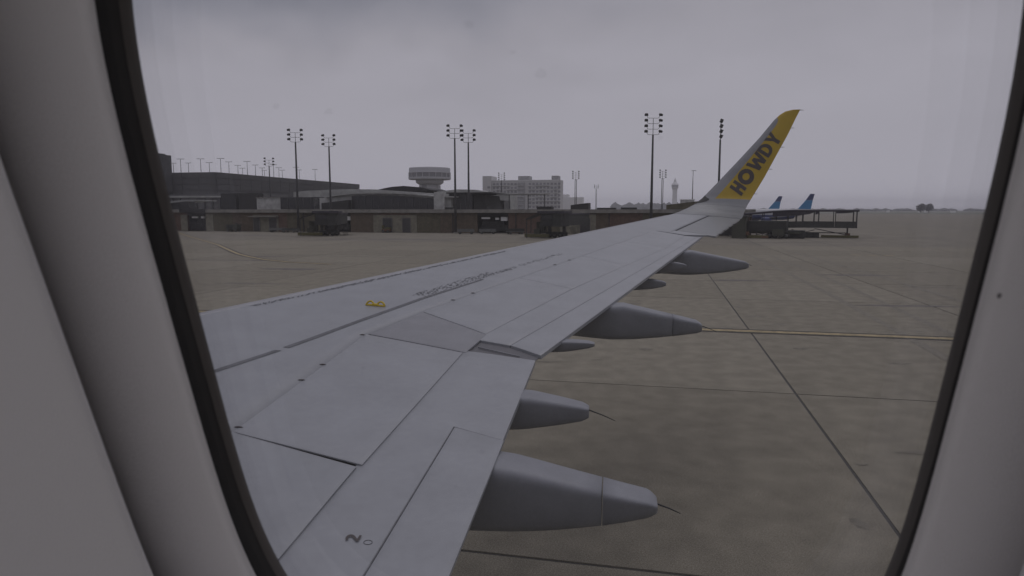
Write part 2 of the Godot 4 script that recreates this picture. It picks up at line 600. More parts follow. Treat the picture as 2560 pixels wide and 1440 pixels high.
# ------------------------------------------------------------------ ground
func build_ground() -> void:
	var st := begin()
	st.set_smooth_group(-1)
	var R := 4200.0
	quad(st, Vector3(-R, -0.014, -R), Vector3(R, -0.014, -R), Vector3(R, -0.014, R), Vector3(-R, -0.014, R))
	var ap := obj("apron", st, M.seal)
	tag(ap, "wide brownish grey concrete apron with dark sealed joints", "", "", "structure")
	var rng := RandomNumberGenerator.new()
	rng.seed = 7
	var x0 := 3.35 - 9.2 * 9
	var z0 := 8.25 - 9.2 * 3
	var g := 0.032
	var slab := BoxMesh.new()
	slab.size = Vector3(9.2 - 2 * g, 0.2, 9.2 - 2 * g)
	for r in 12:
		for c in 18:
			var o := put("slab", slab, M["slab%d" % rng.randi_range(0, 3)], ap)
			o.position = site(x0 + 9.2 * (c + 0.5), -0.1 + rng.randf_range(-0.003, 0.003), z0 + 9.2 * (r + 0.5))
			o.rotation_degrees.y = SITE_TURN
	var x1 := x0 + 9.2 * 18
	var z1 := z0 + 9.2 * 12
	st = begin()
	st.set_smooth_group(-1)
	for q in [[-R, x0 - g, -R, R], [x1 + g, R, -R, R], [x0 - g, x1 + g, -R, z0 - g], [x0 - g, x1 + g, z1 + g, R]]:
		quad(st, site(q[0], 0, q[3]), site(q[1], 0, q[3]), site(q[1], 0, q[2]), site(q[0], 0, q[2]))
	obj("far_pavement", st, M.far_ground, ap)
	# joints of the far pavement that can still be seen, and a dark seam running off to the right
	for q in [[x1, 400.0, 35.85, 0.09], [x1, 300.0, 54.25, 0.12], [-79.0, 400.0, 100.3, 0.2]]:
		strip("pavement_joint", [site(q[0], 0, q[2]), site(q[1], 0, q[2])], q[3], 0.004, M.seal, ap)
	for q in [12.55, 21.75]:
		strip("pavement_joint", [site(q, 0, 91.1), site(q, 0, 240.0)], 0.14, 0.004, M.seal, ap)
	strip("pavement_joint", [Vector3(144, 0, -286), Vector3(125, 0, -209), Vector3(108, 0, -161), Vector3(96, 0, -128)], 1.2, 0.004, M.stain, ap)
	strip("pavement_joint", [Vector3(62, 0, -111.5), Vector3(74, 0, -109.5), Vector3(92, 0, -111)], 1.3, 0.004, M.stain, ap)
	# grass between the far taxiways, on the right
	var gr := begin()
	gr.set_smooth_group(-1)
	quad(gr, Vector3(120, 0.006, -1500), Vector3(2600, 0.006, -1500), Vector3(2600, 0.006, -640), Vector3(470, 0.006, -700))
	quad(gr, Vector3(-2600, 0.006, -5000), Vector3(3600, 0.006, -5000), Vector3(3600, 0.006, -1700), Vector3(-2600, 0.006, -1700))
	tag(obj("grass_field", gr, M.grass), "dull green grass strip beyond the apron by the horizon", "", "", "stuff")
	# taxi lines: pale yellow between black edges
	taxi_line("taxi_line", [site(-60, 0, 26.35), site(8, 0, 26.35), site(13, 0, 26.2), site(60, 0, 24.4)], 0.42, "straight yellow taxi line with black edges behind the wing")
	taxi_line("taxi_line", [Vector3(-75, 0, -150), Vector3(-54.4, 0, -115.2), Vector3(-45.5, 0, -100.5), Vector3(-38.3, 0, -88.6), Vector3(-34.2, 0, -81), Vector3(-30.8, 0, -74.7), Vector3(-28.2, 0, -70), Vector3(-25.8, 0, -66.3), Vector3(-22.6, 0, -62), Vector3(-19.5, 0, -59.1), Vector3(-15, 0, -56.5)], 0.42, "curved yellow taxi line running towards the brick concourse")
	# faint tyre tracks
	for q in [[8.6, 22.0, 8.9, 75.0, 0.35], [10.4, 26.0, 10.9, 70.0, 0.3], [14.6, 30.0, 14.0, 85.0, 0.35], [5.2, 12.5, 11.5, 24.5, 0.3], [7.0, 10.5, 13.2, 22.0, 0.3], [-40.0, 62.0, 20.0, 58.5, 0.5], [-38.0, 68.0, 22.0, 63.0, 0.5], [14.0, 44.0, 60.0, 41.0, 0.4], [-50.0, 80.0, 5.0, 84.0, 0.6]]:
		var tp := []
		for k in 9:
			var f := k / 8.0
			tp.append(site(lerpf(q[0], q[2], f) + sin(f * 4.0) * 0.25, 0, lerpf(q[1], q[3], f)))
		strip("tyre_mark", tp, q[4], 0.0045, M.tyre_rubber, ap)
	# oil and rubber stains
	var spots := [[-54.8, 124.5, 3.2, 1.2], [-46.5, 122.0, 5.5, 1.6], [-50.0, 112.0, 2.0, 0.7], [-26.1, 105.0, 4.2, 0.9], [-17.0, 104.5, 5.0, 1.7], [-10.5, 103.0, 3.6, 0.9], [-2.5, 94.0, 3.0, 0.6], [-24.0, 66.0, 2.2, 0.7], [-17.0, 52.0, 2.6, 0.8], [-25.0, 61.0, 5.0, 0.35], [-16.0, 41.6, 2.6, 0.22], [14.5, 43.5, 2.0, 0.5], [18.5, 31.8, 3.0, 0.3], [24.0, 47.0, 3.4, 0.5]]
	# faint old drips and patches near by
	var drips := []
	for k in 46: drips.append([rng.randf_range(1.0, 22.0), rng.randf_range(9.0, 40.0), rng.randf_range(0.05, 0.5), rng.randf_range(0.04, 0.3)])
	for s in drips:
		var b := begin()
		b.set_smooth_group(-1)
		var ring := []
		for k in 16: ring.append(Vector3(s[0], 0.0046, -s[1]) + Vector3(cos(TAU * k / 16) * s[2] * rng.randf_range(0.5, 1.3), 0, sin(TAU * k / 16) * s[3] * rng.randf_range(0.5, 1.3)))
		for k in 16: tri(b, Vector3(s[0], 0.0046, -s[1]), ring[k], ring[(k + 1) % 16])
		obj("drip_mark", b, M.tyre_rubber, ap)
	for q in [[34.2, 68.5], [35.6, 68.0], [37.0, 67.6]]: strip("painted_mark", [Vector3(q[0], 0, -q[1]), Vector3(q[0] + 0.9, 0, -q[1] + 0.2)], 0.5, 0.006, M.line_yellow, ap)
	for s in spots:
		var b := begin()
		b.set_smooth_group(-1)
		var ring := []
		for k in 26:
			var f := TAU * k / 26
			var rr := rng.randf_range(0.6, 1.15)
			ring.append(Vector3(s[0], 0.005, -s[1]) + Vector3(cos(f) * s[2] * rr, 0, sin(f) * s[3] * rr).rotated(Vector3.UP, deg_to_rad(-6)))
		for k in 26: tri(b, Vector3(s[0], 0.005, -s[1]), ring[k], ring[(k + 1) % 26])
		obj("oil_stain", b, M.stain, ap)

func strip(called: String, pts: Array, width: float, y: float, m: Material, parent: Node, shift := 0.0) -> MeshInstance3D:
	var st := begin()
	st.set_smooth_group(1)
	var rows := []
	for k in pts.size():
		var t: Vector3 = (pts[mini(k + 1, pts.size() - 1)] - pts[maxi(k - 1, 0)]).normalized()
		var s := t.cross(Vector3.UP).normalized()
		var p: Vector3 = pts[k] + Vector3(0, y, 0)
		rows.append([p + s * (shift - width / 2), p + s * (shift + width / 2)])
	loft(st, rows, false)
	return obj(called, st, m, parent)

func taxi_line(called: String, pts: Array, width: float, label: String) -> void:
	var o := strip(called, pts, width + 0.44, 0.006, M.line_black, self)
	tag(o, label, "", "", "structure")
	strip("yellow_stripe", pts, width, 0.010, M.line_yellow, o)

# ------------------------------------------------------------------ the long brick concourse
func build_concourse() -> void:
	var p := site_thing("brick_concourse", "long low dark brick concourse with a pale flat roof edge", "building", -60, 129.3)
	var bays := [[-99.9, -95.4], [-67.9, -61.9], [-35.1, -28.9]]
	var x := -150.0
	var mats := [M.brick, M.brick_red, M.brick_olive]
	var n := 0
	var cuts := []
	for b in bays: cuts.append(b)
	cuts.append([16.0, 16.0])
	for b in cuts:
		while x < b[0] - 0.01:
			var to: float = minf(x + 6.4, b[0])
			if b[0] - to < 2.0: to = b[0]
			part(p, "brick_wall", mats[n % 3], x, to - 0.04, 0, 3.95, 129.3, 129.8)
			n += 1
			x = to
		if b[1] > b[0]:
			x = b[1]
			part(p, "baggage_bay", M.dark_bay, b[0], b[1], 0, 3.93, 136.0, 136.3)
			part(p, "bay_lintel", M.charcoal, b[0], b[1], 3.35, 3.93, 129.36, 129.7)
	part(p, "back_wall", M.brick, -150, 16, 0, 3.9, 146.4, 147)
	part(p, "end_wall", M.brick, 15.6, 16, 0, 3.9, 129.8, 146.4)
	part(p, "end_wall", M.brick, -150, -149.6, 0, 3.9, 129.8, 146.4)
	part(p, "inner_core", M.dark_bay, -149, 15, 0.02, 3.6, 136.6, 146.0)
	part(p, "roof_slab", M.fascia, -150.5, 16.5, 3.95, 4.62, 128.7, 147.4)
	# rendered panels and the doors in them
	var panels := [[-101.5, -99.9, 3.45], [-95.4, -93.6, 3.6], [-84.1, -78.2, 3.45], [-56.9, -47.6, 3.5], [-18.8, -12.0, 3.72]]
	var made := []
	for q in panels: made.append(part(p, "rendered_panel", M.beige, q[0], q[1], 0.0, q[2], 129.18, 129.28))
	for d in [[-83.9, -82.5, 2], [-80.2, -78.6, 2], [-54.8, -52.9, 3], [-50.6, -49.0, 3], [-14.9, -13.1, 4]]:
		var o := part(p, "door", M.door, d[0], d[1], 0.05, 2.85, 129.08, 129.17, made[d[2]])
		part(p, "door_frame", M.door_frame, d[0] - 0.12, d[0] - 0.005, 0.05, 2.98, 129.05, 129.17, o)
		part(p, "door_frame", M.door_frame, d[1] + 0.005, d[1] + 0.12, 0.05, 2.98, 129.05, 129.17, o)
		part(p, "door_frame", M.door_frame, d[0] - 0.005, d[1] + 0.005, 2.86, 2.98, 129.05, 129.17, o)
	part(p, "door_canopy", M.fascia, -84.4, -78.0, 3.05, 3.2, 127.9, 129.1)
	part(p, "bay_canopy", M.charcoal, -100.4, -95.0, 3.98, 4.7, 127.4, 128.65)
	for q in [-110.0, -72.5, -40.2, -27.5, -9.6, 4.0]:
		part(p, "downpipe", M.charcoal, q, q + 0.16, 0, 3.9, 129.1, 129.26)
	for q in [[-36.8, -34.2, 0.5], [-24.0, -21.0, 0.55], [-12.2, -8.6, 0.3], [-7.6, -4.6, 0.35], [-43.0, -41.5, 0.4], [-105, -102, 0.5]]:
		part(p, "rooftop_unit", M.charcoal, q[0], q[1], 4.625, 4.63 + q[2], 133, 135.5)
	# dark louvred plant rooms on the roof
	prism(p, "plant_room", M.charcoal, [[-18.2, 4.63], [-18.2, 5.5], [-14.6, 5.95], [-14.6, 4.63]], 140, 145)
	prism(p, "plant_room", M.brick_olive, [[1.0, 4.63], [1.0, 5.5], [8.6, 6.4], [14.0, 6.6], [14.0, 4.63]], 138, 146)

# ------------------------------------------------------------------ terminal halls behind it
func build_terminal() -> void:
	var w := site_thing("glass_hall", "white walled terminal hall with a long arched band of dark glass", "building", -66, 151)
	var front := [[-78.0, 7.4], [-74.5, 7.85], [-71.0, 8.2], [-66.2, 8.32], [-60.7, 8.25], [-55.8, 7.95], [-50.6, 7.45], [-45.6, 7.3]]
	var over := front.duplicate()
	for k in range(front.size() - 1, -1, -1): over.append([front[k][0], front[k][1] + 0.28])
	prism(w, "arched_roof_edge", M.roof_grey, over, 149.3, 175)
	prism(w, "hall_wall", M.white_panel, [[-81.4, 0], [-81.4, 7.35], [-78, 7.38], [-71, 8.15], [-66.2, 8.3], [-60.7, 8.2], [-55.8, 7.9], [-50.6, 7.4], [-47.0, 7.3], [-47.0, 0]], 150.2, 174)
	prism(w, "glazing", M.dark_glass, [[-71.3, 4.7], [-71.3, 7.75], [-66.2, 7.95], [-60.7, 7.85], [-55.8, 7.5], [-51.0, 7.1], [-51.0, 4.7]], 149.9, 150.1)
	for k in 13:
		var gx := -71.3 + 20.3 * k / 12
		part(w, "mullion", M.mullion, gx - 0.05, gx + 0.05, 4.7, interp(gx, [-71.3, -66.2, -60.7, -55.8, -51.0], [7.75, 7.95, 7.85, 7.5, 7.1]), 149.8, 149.89)
	prism(w, "rear_roof", M.roof_grey, [[-101, 0], [-101, 9.5], [-96.4, 9.85], [-85.5, 10.2], [-76.7, 10.1], [-68.0, 9.5], [-58.6, 8.7], [-58.6, 0]], 175.2, 200)
	prism(w, "lens_roof", M.charcoal, [[-88.5, 10.75], [-83.0, 11.75], [-79.0, 12.0], [-73.0, 11.5], [-70.0, 10.7], [-70.4, 10.3], [-81.0, 10.1]], 203, 222)
	part(w, "lens_wall", M.charcoal, -86, -72, 0, 10.4, 205, 220)
	prism(w, "low_lean_to", M.charcoal, [[-78.3, 0], [-78.3, 6.1], [-71.8, 6.8], [-71.4, 6.8], [-71.4, 0]], 148.2, 149.8)
	part(w, "pier_wall", M.white_panel, -50.7, -48.2, 0, 8.55, 148.9, 149.8)

	var b := site_thing("white_block", "plain white wall block with a wide black window box", "building", -90, 151)
	part(b, "wall", M.white_panel, -98, -81.6, 0, 7.45, 152.5, 172)
	var gl := part(b, "window_box", M.dark_glass, -90.1, -79.8, 4.7, 7.55, 150.2, 152.4)
	for k in 6: part(b, "mullion", M.mullion, -90.1 + 2.0 * k, -90.0 + 2.0 * k, 4.75, 7.5, 150.1, 150.19, gl)
	part(b, "coping", M.fascia, -98.2, -81.4, 7.46, 7.6, 152.3, 172.2)

	var e := site_thing("east_hall", "flat roofed hall with dark slanting glass right of the arch", "building", -42, 152)
	prism(e, "glazing", M.dark_glass, [[-48.1, 0], [-48.1, 8.2], [-42.4, 8.2], [-42.4, 0]], 152, 168)
	prism(e, "slanted_glazing", M.charcoal, [[-42.3, 0], [-42.3, 8.2], [-39.9, 8.0], [-39.0, 4.6], [-39.0, 0]], 152.4, 168)
	part(e, "flat_roof", M.charcoal, -48.3, -37.6, 8.25, 8.5, 150.8, 170)
	part(e, "canopy", M.roof_grey, -37.55, -26.0, 8.05, 8.2, 155, 162)
	for q in [-35.0, -30.5, -26.6]: part(e, "canopy_post", M.steel_pale, q, q + 0.2, 0, 8.04, 157, 157.2)
	for k in 5: part(e, "mullion", M.mullion, -48.0 + 1.35 * k, -47.9 + 1.35 * k, 4.7, 8.2, 151.85, 151.98)
	part(e, "low_annex", M.garage_low, -45.7, -38.8, 0, 6.9, 168.5, 176)
	prism(e, "rear_roof", M.roof_grey, [[-63, 0], [-63, 9.8], [-56.7, 10.35], [-51.4, 10.2], [-49.6, 9.75], [-42, 9.3], [-42, 0]], 188, 200)

	var v := site_thing("west_pavilion", "low dark pavilion with a sloping roof at the window's left edge", "building", -119, 150)
	prism(v, "walls", M.charcoal, [[-123.5, 0], [-123.5, 5.85], [-115.0, 6.6], [-114.6, 6.5], [-114.6, 0]], 149, 151.5)
	prism(v, "pale_roof", M.roof_grey, [[-127, 5.8], [-127, 6.35], [-116.8, 7.1], [-114.6, 7.05], [-114.6, 6.75], [-116.8, 6.75]], 151.6, 160)

	# parking garage
	var gsite := site_thing("parking_garage", "big dark parking garage with panelled sides and lamps on its roof", "parking garage", -190, 246)
	part(gsite, "core", M.garage, -262, -176.6, 0, 18.6, 246.6, 381)
	part(gsite, "roof_deck", M.garage_low, -261, -177.5, 18.62, 18.8, 247.5, 380)
	var rng := RandomNumberGenerator.new()
	rng.seed = 3
	for lv in 4:
		var y0 := 10.0 + 2.45 * lv
		for k in 11:
			var a := -262.0 + 7.8 * k
			part(gsite, "facade_panel", M.garage_band if rng.randf() < 0.3 else M.garage, a + 0.08, a + 7.72, y0 + 0.12, y0 + 2.36, 246.0 + rng.randf() * 0.1, 246.5)
		for k in 17:
			var a := 246.6 + 7.9 * k
			part(gsite, "facade_panel", M.garage_band if rng.randf() < 0.45 else M.garage, -176.5, -176.0 - rng.randf() * 0.1, y0 + 0.12, y0 + 2.36, a + 0.08, a + 7.82)
	for k in 8:
		for j in 3:
			part(gsite, "louvre", M.garage_band, -175.98, -175.9, 13.0 + 1.7 * j, 13.35 + 1.7 * j, 262.0 + 4.2 * k, 265.2 + 4.2 * k)
	part(gsite, "stair_tower", M.garage, -216, -196, 0, 26.6, 238, 245.8)
	part(gsite, "tower_cap", M.garage_band, -215, -198, 26.62, 27.2, 239, 245)
	# lower deck of the garage that shows under its panels
	var lw := site_thing("access_building", "dark grey access building with black blocks below the parking garage", "building", -140, 198)
	part(lw, "wall", M.garage_low, -168, -126, 0, 9.6, 200, 215)
	for q in [[-139.9, -134.4], [-133.4, -126.2]]: part(lw, "dark_block", M.charcoal, q[0], q[1], 0, 9.9, 197.5, 199.9)
	for k in 9: part(lw, "column", M.garage_band, -166 + 3.0 * k, -165.4 + 3.0 * k, 0, 8.3, 199.2, 199.9)
	part(lw, "light_band", M.roof_grey, -168, -140.2, 8.6, 9.1, 199.4, 199.95)

# ------------------------------------------------------------------ distance
func build_distance() -> void:
	# round tower
	var t := thing("round_tower", "round concrete tower with a wide two storey disc on top", "tower", Vector3(-53.8, 0, -450), 0)
	var R := 13.7
	var st := begin()
	lathe(st, [[7.0, 0], [7.0, 20.5]], 40)
	obj("shaft", st, M.tower, t)
	st = begin()
	lathe(st, [[7.0, 20.8], [9.0, 22.2], [9.0, 23.9], [8.0, 24.0]], 40)
	obj("collar", st, M.tower, t)
	st = begin()
	lathe(st, [[9.0, 24.0], [13.2, 24.1], [R, 24.4], [R, 24.9], [13.2, 24.95]], 48)
	obj("lower_rim", st, M.tower, t)
	st = begin()
	lathe(st, [[R - 0.1, 24.96], [R + 0.15, 25.0], [R + 0.15, 25.5], [R - 0.1, 25.55]], 48)
	obj("pale_band", st, M.tower_band, t)
	st = begin()
	lathe(st, [[13.3, 25.5], [13.3, 28.3]], 48)
	obj("window_ring", st, M.tower_glass, t)
	st = begin()
	lathe(st, [[13.3, 28.2], [R, 28.3], [R, 28.9], [13.4, 29.0], [13.4, 31.2], [R - 0.5, 31.7], [8, 32.1], [0.1, 32.2]], 48)
	obj("roof_ring", st, M.tower, t)
	var post := begin()
	box(post, Vector3(-0.15, 25.5, -0.2), Vector3(0.15, 28.3, 0.2))
	var pm := commit(post)
	for k in 20:
		var o := put("mullion", pm, M.tower_band, t)
		var f := TAU * (k + 0.3) / 20
		o.position = Vector3(sin(f) * 13.5, 0, cos(f) * 13.5)
		o.rotation.y = f
	st = begin()
	box(st, Vector3(-4.2, 8, 5.2), Vector3(-1.0, 20.6, 6.9))
	obj("shaft_window", st, M.tower_glass, t)
	st = begin()
	box(st, Vector3(-0.98, 8, 6.2), Vector3(-0.4, 20.7, 7.3))
	box(st, Vector3(5.4, 8, 3.4), Vector3(6.1, 20.7, 5.0))
	obj("shaft_rib", st, M.tower_band, t)

	# hotel
	var h := site_thing("hotel_block", "pale grey hotel block with three roof towers and rows of windows", "hotel", -98, 480)
	part(h, "wall", M.hotel, -119.5, -70.1, 0, 25.2, 480, 496)
	part(h, "stair_tower", M.hotel, -126, -119.6, 0, 28.7, 478.5, 496)
	part(h, "stair_tower", M.hotel_dark, -100.6, -92.4, 24.0, 28.6, 482, 492)
	part(h, "stair_tower", M.hotel_dark, -76.4, -71.6, 24.0, 28.6, 482, 492)
	part(h, "glass_stair", M.hotel_dark, -100.2, -95.4, 2, 24.0, 479.0, 479.9)
	part(h, "parapet", M.far_concrete, -119.4, -70.0, 25.22, 25.7, 479.8, 496.2)
	var wm := BoxMesh.new()
	wm.size = Vector3(1.75, 1.5, 0.3)
	var lm := BoxMesh.new()
	lm.size = Vector3(2.5, 0.3, 0.9)
	var rng := RandomNumberGenerator.new()
	rng.seed = 21
	for f in 8:
		for k in 19:
			var x := -117.8 + 2.62 * k
			if x > -101.6 and x < -94.2: continue
			var o := put("window", wm, M.hotel_glass, h)
			o.position = Vector3(x + 98, 4.0 + 2.7 * f, -0.0)
			if rng.randf() < 0.55:
				var s := put("balcony", lm, M.far_concrete, h)
				s.position = Vector3(x + 98, 2.95 + 2.7 * f, 0.46)
		var b := put("stair_landing", lm, M.hotel, h)
		b.position = Vector3(0.15, 3.0 + 2.7 * f, 1.25)
		b.scale.x = 1.7
	for k in 6: part(h, "stair_window", M.hotel_glass, -122.4, -120.4, 4 + 3.2 * k, 5.4 + 3.2 * k, 478.3, 478.48)

	var f := site_thing("far_block", "hazy pale block with a roof box right of the hotel", "building", -102, 800)
	part(f, "wall", M.far_concrete, -115, -90, 0, 19.3, 800, 815)
	part(f, "roof_box", M.far_concrete, -114.8, -106.8, 19.3, 22.7, 802, 812)
	part(f, "annex", M.far_concrete, -89.9, -86, 0, 11, 802, 812)

	# far control tower
	var c := thing("control_tower", "tall slim control tower almost lost in the haze", "tower", Vector3(379.5, 0, -1600))
	st = begin()
	lathe(st, [[6.4, 0], [5.4, 40], [5.5, 51], [7.9, 57], [8.2, 58]], 16)
	obj("shaft", st, M.far_concrete, c)
	st = begin()
	lathe(st, [[7.6, 58], [8.2, 62]], 16)
	obj("cab_window", st, M.tower, c)
	st = begin()
	lathe(st, [[8.4, 62], [7.8, 64], [3.6, 69], [2.2, 74], [0.3, 79]], 16)
	obj("cab_roof", st, M.far_concrete, c)

	var m := thing("radio_mast", "thin grey radio mast behind the wing tip", "mast", Vector3(157.8, 0, -600))
	st = begin()
	tube(st, [Vector3.ZERO, Vector3(0, 20, 0), Vector3(0, 39, 0)], [0.6, 0.4, 0.2], 6)
	obj("pole", st, M.steel_pale, m)
	st = begin()
	tube(st, [Vector3(-1.5, 38.5, 0), Vector3(2.8, 38.5, 0)], [0.22], 6)
	obj("crossbar", st, M.steel_pale, m)

	var wb := thing("white_shed", "small pale flat roofed shed behind the wing tip", "shed", Vector3(77.2, 0, -300))
	st = begin()
	box(st, Vector3(-2.6, 0, -4), Vector3(2.6, 8.8, 0))
	obj("wall", st, M.white_panel, wb)
	st = begin()
	box(st, Vector3(-2.8, 8.8, -4.2), Vector3(2.8, 9.2, 0.2))
	obj("roof", st, M.far_concrete, wb)

	# tree lines on the horizon, one mass each
	rng.seed = 5
	var tl := begin()
	for k in 39:
		lump(tl, Vector3(490.0 + k * 11.5 + rng.randf_range(-5, 5), 0, -3300 + rng.randf_range(-80, 80)), rng.randf_range(22, 40), rng.randf_range(24, 42), rng)
	tag(obj("treeline", tl, M.tree_far), "hazy grey treeline behind the concourse roof", "", "", "stuff")
	tl = begin()
	for k in 170:
		lump(tl, Vector3(1000.0 + k * 18.0 + rng.randf_range(-8, 8), 0, -2700 + rng.randf_range(-90, 90)), rng.randf_range(15, 26), rng.randf_range(7, 12.5), rng)
	tag(obj("treeline", tl, M.tree_far), "low hazy treeline along the horizon on the right", "", "", "stuff")
	# two trees that stand out on the right horizon
	for q in [[717.0, 15.5, 8.0, "rounded hazy tree on the right horizon, left of a pair"], [731.0, 15.0, 6.8, "taller narrow hazy tree on the right horizon, right of a pair"]]:
		var tr := thing("far_tree", q[3], "tree", Vector3(q[0], 0, -1200))
		var tk := begin()
		tube(tk, [Vector3.ZERO, Vector3(0.2, 4, 0), Vector3(0, 9, 0)], [0.7, 0.5, 0.2], 6)
		tube(tk, [Vector3(0, 4, 0), Vector3(2.5, 8, 0.5)], [0.35, 0.15], 5)
		tube(tk, [Vector3(0, 4.5, 0), Vector3(-2.6, 8.5, -0.5)], [0.35, 0.15], 5)
		obj("trunk", tk, M.bark, tr)
		var cr := begin()
		cr.set_smooth_group(-1)
		for k in 900:
			var dv := Vector3(rng.randfn(), rng.randfn(), rng.randfn()).normalized() * pow(rng.randf(), 0.4)
			var pos := Vector3(dv.x * q[2], 9.0 + dv.y * 6.5 + sin(dv.x * 5.0) * 0.7, dv.z * q[2])
			var u := Vector3(rng.randfn(), rng.randfn(), rng.randfn()).normalized() * 0.9
			var w2 := u.cross(Vector3(rng.randfn(), rng.randfn(), rng.randfn())).normalized() * 0.8
			quad(cr, pos - u, pos - w2, pos + u, pos + w2)
		obj("crown", cr, M.tree_far, tr)
	var labels := ["tiny white shed on the horizon next to the jet bridge roof", "tiny white shed on the horizon between jet bridge and trees", "tiny white shed at the foot of the far trees", "widest white shed on the horizon, right of the far trees"]
	var k2 := 0
	for q in [[661.0, 4.0], [716.0, 2.5], [728.0, 4.5], [775.0, 8.0]]:
		var s := thing("far_shed", labels[k2], "shed", Vector3(q[0] * 1.02, 0, -1225), 0, "white sheds on the horizon")
		k2 += 1
		var sb := begin()
		box(sb, Vector3(-q[1] / 2, 0, -4), Vector3(q[1] / 2, 3.2, 0))
		obj("wall", sb, M.white_box, s)
		sb = begin()
		box(sb, Vector3(-q[1] / 2 - 0.3, 3.2, -4.3), Vector3(q[1] / 2 + 0.3, 3.6, 0.3))
		obj("roof", sb, M.white_box, s)

func lathe(st: SurfaceTool, prof: Array, n: int) -> void:
	var rings := []
	for q in prof:
		var r := []
		for k in n:
			var f := TAU * k / n
			r.append(Vector3(cos(f) * q[0], q[1], sin(f) * q[0]))
		rings.append(r)
	for k in rings.size() - 1:
		st.set_smooth_group(k + 1)
		loft(st, [rings[k], rings[k + 1]], true)

func lump(st: SurfaceTool, at: Vector3, r: float, h: float, rng: RandomNumberGenerator) -> void:
	st.set_smooth_group(-1)
	var rows := []
	for j in 5:
		var f := j / 4.0
		var row := []
		for k in 9:
			var g := TAU * k / 9
			var rr := r * sqrt(maxf(0.0, 1.0 - f * f)) * rng.randf_range(0.75, 1.15)
			row.append(at + Vector3(cos(g) * rr, h * f * rng.randf_range(0.9, 1.06), sin(g) * rr))
		rows.append(row)
	loft(st, rows, true)

